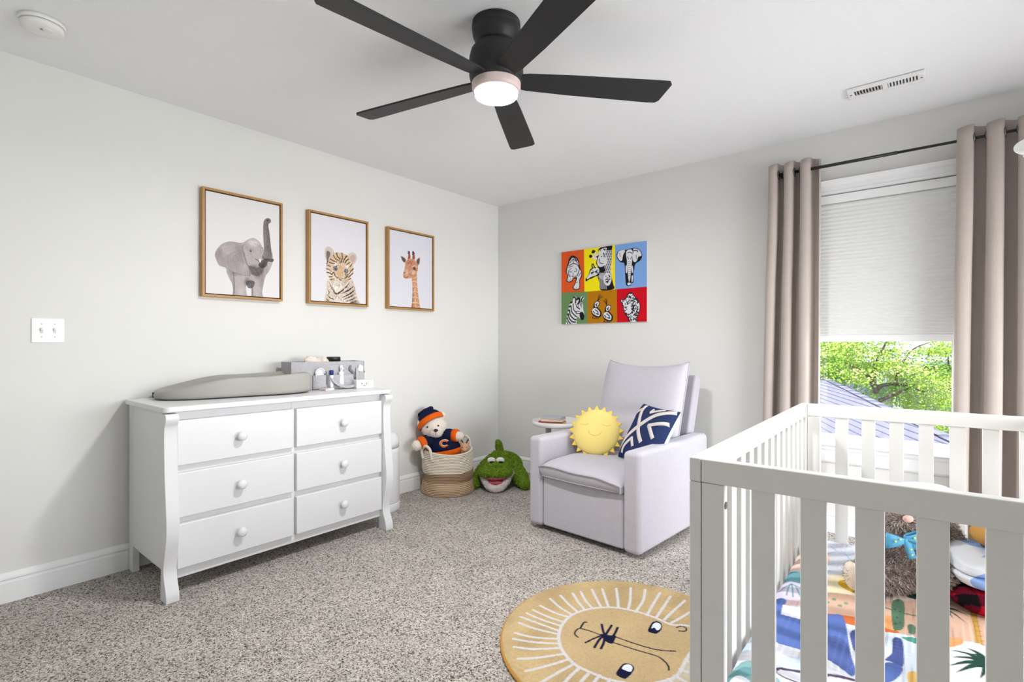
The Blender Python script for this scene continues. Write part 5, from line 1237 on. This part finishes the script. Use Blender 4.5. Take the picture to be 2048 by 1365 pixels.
# elephant in blue
Z([(1535, 1200), (1572, 1197), (1566, 1222), (1610, 1236), (1660, 1228), (1688, 1236), (1700, 1300), (1712, 1345), (1690, 1352), (1640, 1318), (1590, 1296), (1530, 1284), (1500, 1290)], BLU, True); Z([(1650, 1280), (1690, 1285), (1704, 1330), (1660, 1340)], DBL, True, .5); Z([(1566, 1207), (1610, 1214), (1640, 1228), (1610, 1238), (1562, 1228)], WHT, False)
Z([(1700, 1262), (1722, 1258), (1730, 1300), (1708, 1300)], DBL)
Z([(1500, 1296), (1600, 1302), (1700, 1352), (1720, 1400), (1500, 1400)], WHT); Z([(1548, 1312), (1620, 1318), (1650, 1340), (1548, 1330)], (206, 218, 236))
p.line([(1548, 1345), (1560, 1336), (1600, 1340), (1660, 1350), (1710, 1362)], .011, PUR); p.line([(1550, 1345), (1565, 1358), (1600, 1372)], .005, PUR)
Z([(1480, 1290), (1520, 1280), (1530, 1298), (1490, 1305)], (196, 214, 238)); Z([(1440, 1380), (1452, 1340), (1490, 1322), (1530, 1340), (1560, 1380)], TEAL); Z([(1440, 1370), (1470, 1338), (1500, 1334), (1530, 1350), (1500, 1352), (1470, 1380)], DTEAL, True, .8); Z([(1450, 1380), (1475, 1355), (1500, 1370)], WHT)
# cactus and leaves
Z([(1784, 1206), (1807, 1206), (1809, 1240), (1806, 1258), (1796, 1264), (1786, 1258)], (92, 124, 100)); Z([(1816, 1248), (1830, 1250), (1830, 1268), (1818, 1268)], (92, 124, 100)); Z([(1812, 1196), (1835, 1192), (1860, 1198), (1835, 1202)], DGR)
p.line([(1768, 1214), (1786, 1220)], .006, GRN); p.line([(1808, 1226), (1840, 1236)], .006, GRN)
for q in ((1790, 1218), (1800, 1222), (1794, 1234), (1801, 1244), (1791, 1248)): p.dot(q, (.002, .004), DGR)
Z([(1760, 1272), (1840, 1276), (1900, 1292), (1900, 1400), (1720, 1400), (1740, 1300)], (222, 232, 244)); Z([(1804, 1280), (1832, 1276), (1850, 1284), (1830, 1290)], (90, 160, 140))
Z([(1786, 1282), (1803, 1284), (1808, 1312), (1805, 1332), (1780, 1322), (1770, 1318), (1784, 1306)], (84, 96, 156)); Z([(1768, 1326), (1790, 1326), (1806, 1336), (1790, 1358), (1760, 1366)], BLU); Z([(1815, 1345), (1832, 1345), (1834, 1370), (1818, 1368)], (236, 190, 110))
for e in ((1902, 1210), (1938, 1232), (1934, 1248), (1906, 1238)): p.line([(1885, 1215), ((1885 + e[0]) / 2 + 2, (1215 + e[1]) / 2 - 3), e], .012, DGR, True, 1, None, True)
Z([(1940, 1222), (1952, 1222), (1962, 1270), (1972, 1310), (1962, 1318), (1952, 1290), (1946, 1250)], MUST)
for k in range(8): p.line([(1942 + k * 3, 1232 + k * 10), (1955 + k * 2.5, 1230 + k * 10)], .002, (160, 116, 50))
Z([(1885, 1292), (1990, 1300), (1990, 1400), (1880, 1400)], (238, 236, 230)); Z([(1890, 1280), (1920, 1278), (1925, 1290), (1890, 1296)], (236, 166, 110))
for e in ((1900, 1302), (1902, 1318), (1898, 1334), (1912, 1348), (1940, 1310), (1932, 1298), (1960, 1360), (1990, 1310)): p.line([(1972, 1335), ((1972 + e[0]) / 2 + 6, (1335 + e[1]) / 2 - 6), e], .030, DGR, True, 1, None, True)
nz_ = np.random.default_rng(8).random((10, 18)); nz_ = np.kron(nz_, np.ones((27, 28)))[:260, :500]
for _ in range(5): nz_ = sum(np.roll(nz_, s, ax) for s in (-6, 0, 6) for ax in (0, 1)) / 6
hmap = (nz_ - .5) * .016
p.sheet('fitted_sheet', lambda A, B, H: (A, B, H), M('sheet_cotton', (255, 255, 255), .9, attr=True, spec=.1, bump=.1, bs=300), mat_,
        zfun=lambda A, B: MZ - .185 + hmap - .016 * np.clip(1 - np.minimum(np.minimum(A - MX0, MX1 - A), np.minimum(B - MY0, MY1 - B)) / .03, 0, 1) ** 2)

# ================================================================== plush koala-like bear in the crib
m_kf = M('plush_brown_grey', (158, 142, 134), 1, spec=.03, var=.25, vs_=50, bump=.4, bs=80)
QX, QY = 3.112, -1.455
ko = thing('grey_bear_plush', 'shaggy grey brown plush bear with a blue bow sitting in the crib', 'plush toy', (QX, QY, .335), YAW)
kb = blob('body', [('b', (.03, .0, .115), (.115, .10, .115)), ('b', (.0, .0, .245), (.09, .08, .062)), ('b', (-.085, -.085, .232), (.04, .036, .034)), ('b', (-.08, .02, .25), (.03, .018, .03)), ('b', (.09, .02, .26), (.03, .018, .03)),
                   ('t', [(-.06, -.03, .15), (-.05, -.09, .1), (-.035, -.12, .085)], [.034, .033, .035]), ('t', [(.10, -.02, .2), (.125, -.05, .13), (.13, -.05, .06)], [.036, .034, .034]),
                   ('t', [(-.02, -.06, .06), (-.12, -.09, .05), (-.215, -.085, .058)], [.055, .045, .042]), ('t', [(.06, -.07, .07), (.02, -.125, .075), (.0, -.14, .085)], [.05, .042, .04])], m_kf, ko, voxel=.008, smooth=4)
def kcol(pts, rng):
    base = np.array([lin(c) for c in ((178, 162, 152), (150, 134, 126), (202, 188, 180), (124, 108, 102), (216, 206, 200))])
    return base[rng.integers(0, 5, len(pts))]
fur(ko, kb, 30000, .017, m_fur, kcol, .0032, lean=(0, 0, -.7), jitter=.6)
m_sole = M('plush_cream', (228, 214, 196), 1, spec=.03, bump=.3, bs=120)
MB().ball((-.246, -.088, .058), (.016, .038, .044)).build('foot_pad', m_sole, ko)
MB().ball((-.092, -.124, .254), (.016, .010, .012)).build('nose', M('plush_pink', (226, 184, 172), 1), ko)
for x in (-.06, -.005): MB().ball((x, -.08, .27), .008).build('eye', m_eye, ko)
m_bow = M('ribbon_blue', (88, 168, 206), .6)
bow = MB()
for s in (-1, 1):
    def loop(u, v, s=s):
        a = u * 2 * PI; return (-.116 + s * (.028 - .028 * math.cos(a)), -.118 - .010 * math.sin(a) - .022, .196 + (v - .5) * (.012 + .034 * (1 - math.cos(a)) / 2) + s * .004)
    bow.grid(loop, 16, 3)
bow.grid(lambda u, v: (-.116 + u * .022 + (v - .5) * .022, -.146, .196 - u * .062 + v * .006), 6, 2); bow.grid(lambda u, v: (-.116 + u * .05 + (v - .5) * .01, -.144, .196 - u * .028 + (v - .5) * .022), 6, 2)
bo = bow.build('bow', m_bow, ko, solid=.003)
m_dot = M('ribbon_dot', (222, 222, 110), .7)
for q in ((-.085, .196), (-.10, .19), (-.04, .2), (-.025, .19), (-.052, .165), (-.048, .148), (-.03, .175)): MB().ball((q[0] - .054, -.155, q[1] + .004), (.0035, .0015, .0035), 8, 6).build('bow_dot', m_dot, bo)
# white cloth resting on the plush
m_wc = M('cloth_white', (240, 240, 246), .9, spec=.1)
def hood(u, v):
    a = 2 * PI * u; r = .03 + .085 * v ** .8 + .006 * math.sin(5 * a) * v
    return (r * math.cos(a) * 1.05, r * math.sin(a) * .9, .05 * math.sqrt(max(0, 1 - (v * .93) ** 2)) - .012 * v + .004 * math.sin(3 * a + 1) * v) if v > 0 else (0, 0, .05)
hx = QX + .105 * RGT[0] + .06 * FWD[0]; hy = QY + .105 * RGT[1] + .06 * FWD[1]
cl = thing('white_cloth_cap', 'white cloth cap with a pink dot on top of the toys in the crib', 'cap', (hx, hy, .335 + .262), YAW)
MB().grid(hood, 40, 8).build('cloth', m_wc, cl, solid=.004)
MB().ball((-.055, -.045, .044), (.012, .006, .006)).build('pink_dot', M('dot_pink', (222, 120, 200), .8), cl)
MB().tube(smooth_line([(-.10, -.05, .01), (-.05, -.085, .028), (.02, -.10, .03), (.08, -.08, .018), (.108, -.03, .0)], 6), .006, 8).build('brim', m_wc, cl)
MB().ball((.035, -.06, .036), (.028, .02, .012)).build('brown_patch', M('patch_brown', (196, 150, 110), .9), cl)

# ================================================================== folded blankets and a tan plush beside the bear
def slab(name, label, cat, loc, rz, w, d, h, colfn, folds=1, group=None, n=40):
    """soft folded textile: rounded block, colour by position"""
    t = thing(name, label, cat, loc, rz, group)
    for q in range(folds):
        hz = h / folds; V = []; F = []; C = []
        NU_, NV2 = 150, 41
        for j in range(NV2):
            ph = -PI / 2 + PI * j / (NV2 - 1)
            for i in range(NU_):
                th = 2 * PI * i / NU_
                c_, s_ = math.cos(th), math.sin(th); e = .35
                sx = math.copysign(abs(c_) ** e, c_); sy = math.copysign(abs(s_) ** e, s_)
                cr = math.cos(ph) ** .35 if math.cos(ph) > 1e-9 else 0; sz = math.copysign(abs(math.sin(ph)) ** .7, math.sin(ph))
                x, y, z = sx * cr * w / 2, sy * cr * d / 2, hz / 2 + sz * hz / 2 + q * hz
                z += .006 * math.sin(7 * x / w + 3 * y / d + q * 2); x += .006 * math.sin(9 * z / h + q)
                V.append((x, y, max(z, 0))); C.append(lin(colfn(x, y, z, q)))
        for j in range(NV2 - 1):
            for i in range(NU_): k = (i + 1) % NU_; F.append((j * NU_ + i, j * NU_ + k, (j + 1) * NU_ + k, (j + 1) * NU_ + i))
        mb = MB(); mb.add(V, F, True); me = mb.mesh('fold'); set_col(me, np.array(C))
        link('fold', me, M(name + '_cloth', (255, 255, 255), 1, attr=True, spec=.03, bump=.5, bs=150, bdist=.003), t)
    return t
SX_, SY_ = 3.335, -1.50
def plaid(x, y, z, q):
    a = int(math.floor((x + y * .2 + 1) / .045)) % 2; b = int(math.floor((z + y + 1) / .04)) % 2
    return (24, 20, 24) if a and b else ((176, 24, 44) if not a and not b else (96, 20, 36))
slab('plaid_blanket', 'red and black buffalo plaid blanket folded in the crib', 'blanket', (SX_, SY_, .336), YAW * .35, .26, .24, .075, plaid, 1)
def bluew(x, y, z, q):
    v = math.sin(26 * x + 2) + math.sin(31 * z * 2 + 14 * y + 1.3) + math.sin(17 * (x - y))
    return (142, 172, 222) if v > .5 else (226, 230, 236)
slab('blue_white_blanket', 'blue and white fleece blanket folded on the plaid blanket', 'blanket', (SX_ - .002, SY_, .412), YAW * .35 + .05, .25, .235, .088, bluew, 2)
tanp = thing('tan_plush', 'tan plush toy lying on top of the folded blankets', 'plush toy', (SX_ - .01, SY_ - .01, .5), YAW)
m_tp = M('plush_tan', (198, 150, 84), 1, spec=.03, bump=.5, bs=140)
blob('body', [('b', (.06, .03, .045), (.09, .075, .045)), ('b', (.10, -.01, .05), (.055, .05, .045)), ('t', [(.0, -.04, .045), (-.055, -.085, .032)], [.034, .036]), ('t', [(.07, -.05, .04), (.03, -.10, .05)], [.034, .033]), ('b', (.06, .0, .08), (.016, .012, .018)), ('b', (.14, .0, .08), (.016, .012, .018))], m_tp, tanp, voxel=.007, smooth=5)
for x in (.08, .12): MB().ball((x, -.058, .06), .006).build('eye', m_eye, tanp)
MB().ball((.1, -.062, .048), (.01, .006, .008)).build('nose', m_eye, tanp)

# ================================================================== baby monitor on its stand behind the crib
mon = thing('baby_monitor', 'white baby monitor on a tall stand at the picture edge behind the crib', 'baby monitor', (3.468, -1.03, 0))
MB().lathe([(.08, 0), (.08, .012), (.02, .02)], 32).build('foot', m_plastic, mon)
MB().tube([(0, 0, .015), (0, 0, 1.82), (-.005, -.005, 1.87)], .011, 14).build('pole', m_plastic, mon)
hm = Matrix.Translation((-.012, -.02, 1.858)) @ Matrix.Rotation(math.radians(24), 4, 'X')
MB().ball((0, 0, 0), (.05, .05, .030), 28, 16, hm).build('head', m_plastic, mon)
MB().lathe([(.024, -.028), (.024, -.034), (.02, -.036)], 24, hm).build('lens_ring', M('monitor_lens', (250, 250, 252), .2), mon)
# ================================================================== outside the window
def cam_pt(u, v, dep):
    d = ray(u, v); return Vector((CAMX + d[0] * dep, CAMY + d[1] * dep, EYE + d[2] * dep))
m_ground = M('lawn', (120, 140, 78), 1, var=.2, vs_=.8, spec=.05)
gr = MB().box(-60, 70, .6, 90, -3.6, -3.4).build('ground_outside', m_ground); struct(gr, 'lawn far below the window', 'lawn')

# ---- neighbouring shingle roof just below the window
m_shing = M('shingle_grey', (150, 147, 166), .95, var=.10, vs_=9, bump=.4, bs=60, spec=.1)
m_deck = M('roof_deck', (70, 70, 84), .95)
ang = math.radians(17.5); fw = Vector((FWD[0], FWD[1], 0)); rt_ = Vector((RGT[0], RGT[1], 0))
dC = fw * math.cos(ang) + rt_ * math.sin(ang)                 # along the shingle courses
dL = -(rt_ * math.cos(ang) - fw * math.sin(ang))              # down the slope, to the left
pitch = .42; fall = (dL - Vector((0, 0, pitch))).normalized()
nrm = dC.cross(fall).normalized(); nrm = nrm if nrm.z > 0 else -nrm
Q0 = cam_pt(1871, 865, 6.2)
roof = thing('neighbour_roof', 'grey shingled roof of the neighbouring house below the window', 'roof', Q0)
C0 = Vector((CAMX, CAMY, EYE))
def on_roof(u, v):
    d = Vector(ray(u, v)); P = C0 + d * ((Q0 - C0).dot(nrm) / d.dot(nrm)); q = P - Q0; return (q.dot(dC), q.dot(fall))
poly = [on_roof(1600, 733.5), on_roof(2030, 943), on_roof(2030, 1010), on_roof(1600, 960), on_roof(1600, 800)]
def clip_half(pl, axis, val, keep_gt):
    out = []
    for i in range(len(pl)):
        a, b = pl[i], pl[(i + 1) % len(pl)]; ia = (a[axis] > val) == keep_gt; ib = (b[axis] > val) == keep_gt
        if ia: out.append(a)
        if ia != ib:
            t = (val - a[axis]) / (b[axis] - a[axis]); out.append((a[0] + (b[0] - a[0]) * t, a[1] + (b[1] - a[1]) * t))
    return out
s0 = min(q[1] for q in poly); s1 = max(q[1] for q in poly); EXPO = .105; k = 0; s = s0
while s < s1 and k < 200:
    pl = clip_half(clip_half(poly, 1, s, True), 1, s + EXPO * 1.02, False)
    if len(pl) >= 3:
        V = []
        for c, f in pl:
            h = .003 + .020 * (f - s) / EXPO; V.append(dC * c + fall * f + nrm * h)
        n = len(V); V2 = V + [dC * c + fall * f - nrm * .02 for c, f in pl]
        F = [tuple(range(n)), tuple(range(n, 2 * n))[::-1]] + [(i, (i + 1) % n, n + (i + 1) % n, n + i) for i in range(n)]
        m = MB(); m.add(V2, F); m.build('shingle_course', m_shing, roof)
    s += EXPO; k += 1
# hip cap and wall of that house
e0, e1 = poly[0], poly[1]
for i in range(26):
    a = i / 26; b = (i + 1.06) / 26
    P0 = dC * (e0[0] + (e1[0] - e0[0]) * a) + fall * (e0[1] + (e1[1] - e0[1]) * a); P1 = dC * (e0[0] + (e1[0] - e0[0]) * b) + fall * (e0[1] + (e1[1] - e0[1]) * b)
    MB().tube([P0 + nrm * .012, P1 + nrm * .03], 1, 8, flat=(.07, .015)).build('hip_cap', m_shing, roof)

# ---- houses beyond the trees
m_side = M('siding_bluegrey', (112, 114, 134), .9, bump=.5, bs=6, bdist=.03, wave='Z', spec=.1)
m_hroof = M('house_roof', (186, 184, 198), .95, var=.08, vs_=6, spec=.1)
m_htrim = M('house_trim', (240, 240, 244), .6)
m_hglass = M('house_glass', (60, 70, 92), .15, spec=.6)
def house(label, u0, u1, vtop, dep, wins, vroof, roof_over=.5, vb=None):
    A = cam_pt(u0, vtop, dep); B = cam_pt(u1, vtop, dep); wv = (B - A); wv.z = 0; L = wv.length
    h = thing('house', label, 'house', (A.x, A.y, -3.4), math.atan2(wv.y, wv.x), group='houses beyond the trees'); H = A.z + 3.4
    MB().box(0, L, 0, 6, 0, H).build('wall', m_side, h)
    Rz = EYE - (vroof - HORY) / FPX * dep + 3.4
    MB().prism([(-roof_over, H - .12), (3.0, Rz + .6), (6.5, H), (6.5, H + .2), (3.0, Rz + .85), (-roof_over, H + .08)], 'x', -.4, L + .4).build('roof', m_hroof, h)
    for (ua, ub, va, vb_) in wins:
        sc = dep / FPX; x0, x1 = (ua - u0) * sc, (ub - u0) * sc; z1, z0 = EYE - (va - HORY) * sc + 3.4, EYE - (vb_ - HORY) * sc + 3.4
        f = MB(); t = .09
        f.box(x0 - t, x0, -.06, .02, z0 - t, z1 + t); f.box(x1, x1 + t, -.06, .02, z0 - t, z1 + t); f.box(x0, x1, -.06, .02, z1, z1 + t); f.box(x0, x1, -.06, .02, z0 - t, z0); f.box((x0 + x1) / 2 - .03, (x0 + x1) / 2 + .03, -.05, .02, z0, z1)
        w = f.build('window', m_htrim, h); MB().box(x0, x1, -.02, .01, z0, z1).build('pane', m_hglass, w)
    return h
house('blue grey house with white windows and pale porch roof behind the trees', 1730, 2010, 727, 24, [(1756, 1768, 745, 765), (1790, 1800, 790, 815), (1882, 1896, 742, 758)], 713)
house('taller blue grey house with white dormer windows at the back', 1765, 2030, 694, 33, [(1818, 1827, 702, 714), (1838, 1846, 700, 711), (1856, 1866, 702, 714)], 668)
house('pale grey house on the left behind the dense foliage', 1560, 1735, 727, 31.5, [(1702, 1716, 742, 757), (1640, 1655, 745, 765)], 690)

# ---- trees
m_bark = M('bark', (104, 86, 76), .95, var=.25, vs_=12, bump=.8, bs=20, spec=.05, bdist=.02)
m_leaf = M('leaves', (255, 255, 255), .6, attr=True, spec=.2)
m_leaf.node_tree.nodes['Principled BSDF'].inputs['Transmission Weight'].default_value = 0
def tree(label, u, dep, zfork, blobs, nleaf, cols, seed, rtr=.12, branches=()):
    rng = np.random.default_rng(seed); P = cam_pt(u, 800, dep)
    t = thing('tree', label, 'tree', (P.x, P.y, -3.4), YAW, group='trees outside the window')
    MB().tube(smooth_line([(0, 0, 0), (.05, .02, (zfork + 3.4) * .5), (0, 0, zfork + 3.4)], 6), [rtr * (1 - .03 * i) for i in range(13)], 12).build('trunk', m_bark, t)
    for pts, r in branches:
        Q = smooth_line(pts, 6); MB().tube(Q, [r * (1 - .8 * i / (len(Q) - 1)) for i in range(len(Q))], 8).build('branch', m_bark, t)
    cs = []; 
    w = np.array([b[1] for b in blobs]) ** 2; w = w / w.sum()
    cl = rng.choice(len(blobs), nleaf // 48, p=w)
    for b in cl:
        c, r = blobs[b]; d = rng.normal(0, 1, 3); d /= np.linalg.norm(d); cs.append(np.array(c) + d * r * rng.random() ** .45 * np.array([1, 1, .72]))
    cs = np.array(cs); idx = np.repeat(np.arange(len(cs)), 48)
    sp = .15 * dep / 11
    p = cs[idx] + rng.normal(0, 1, (len(idx), 3)) * np.array([sp, sp, sp * .3])
    n = len(p); a = rng.normal(0, 1, (n, 3)); a[:, 2] *= .45; a /= np.linalg.norm(a, axis=1)[:, None]
    b = np.cross(a, rng.normal(0, 1, (n, 3)) * [1, 1, .5] + [0, 0, .2]); b /= np.linalg.norm(b, axis=1)[:, None] + 1e-9
    ln = (.05 * dep / 11 * rng.uniform(.6, 1.3, n))[:, None]; wd = ln * .36
    V = np.stack([p, p + a * ln * .5 + b * wd, p + a * ln, p + a * ln * .5 - b * wd], 1).reshape(-1, 3)
    me = bpy.data.meshes.new('foliage'); me.vertices.add(n * 4); me.vertices.foreach_set('co', V.astype(np.float32).ravel())
    me.loops.add(n * 4); me.loops.foreach_set('vertex_index', np.arange(n * 4, dtype=np.int32)); me.polygons.add(n)
    me.polygons.foreach_set('loop_start', np.arange(0, n * 4, 4, dtype=np.int32)); me.polygons.foreach_set('loop_total', np.full(n, 4, np.int32)); me.update()
    base = np.array([lin(c) for c in cols]); cc = base[rng.integers(0, len(base), len(cs))][idx] * rng.uniform(.8, 1.2, (n, 1))
    set_col(me, np.repeat(np.clip(cc, 0, 1), 4, 0))
    f = link('foliage', me, m_leaf, t); f['kind'] = 'stuff'
    return t
G1 = [(196, 222, 84), (172, 206, 66), (214, 230, 120), (142, 182, 56), (222, 228, 140)]
G2 = [(160, 206, 66), (132, 182, 52), (184, 220, 84), (108, 150, 46)]
s11 = 11 / FPX
def rel(u, v, u0, dep, dy=0.0): return ((u - u0) * dep / FPX, dy, EYE - (v - HORY) / FPX * dep + 3.4)
B = lambda L, u0, dep: [(rel(u, v, u0, dep, dy), r) for u, v, r, dy in L]
tree('bright green tree with a forked trunk in the middle of the window view', 1752, 11, -.1, B([(1745, 725, .62, .2), (1790, 735, .6, -.2), (1830, 760, .6, .1), (1860, 790, .5, 0), (1820, 800, .5, .3), (1710, 735, .5, 0), (1700, 700, .5, .2), (1890, 770, .4, .2), (1850, 815, .3, 0), (1740, 690, .5, 0), (1795, 700, .3, 0)], 1752, 11), 11000, G1, 3,
     .13, [([rel(1752, 785, 1752, 11), rel(1735, 760, 1752, 11, -.1), rel(1715, 745, 1752, 11, -.2), rel(1690, 725, 1752, 11)], .055), ([rel(1752, 780, 1752, 11), rel(1772, 772, 1752, 11, .1), rel(1805, 770, 1752, 11, .1), rel(1850, 785, 1752, 11)], .06), ([rel(1750, 785, 1752, 11), rel(1748, 740, 1752, 11), rel(1765, 700, 1752, 11), rel(1780, 670, 1752, 11)], .05), ([rel(1758, 802, 1752, 11), rel(1785, 788, 1752, 11, -.1), rel(1830, 770, 1752, 11)], .045), ([rel(1790, 772, 1752, 11), rel(1800, 735, 1752, 11), rel(1825, 700, 1752, 11), rel(1860, 685, 1752, 11)], .03)])
tree('dense lime green tree at the left of the window view', 1655, 13, .3, B([(1650, 700, .85, 0), (1690, 745, .6, 0), (1640, 745, .8, .2), (1700, 780, .5, -.2), (1715, 800, .35, 0), (1665, 770, .5, 0), (1620, 720, .8, 0)], 1655, 13), 10000, G2, 5, .13)
tree('small leafy tree at the right edge of the window view', 1915, 14, -.4, B([(1900, 690, .55, 0), (1900, 740, .5, .2), (1895, 800, .6, 0), (1870, 700, .35, 0), (1880, 850, .6, 0), (1930, 760, .7, 0)], 1915, 14), 5500, G1[:4], 7, .1,
     [([rel(1898, 790, 1915, 14), rel(1897, 740, 1915, 14), rel(1896, 690, 1915, 14)], .04)])
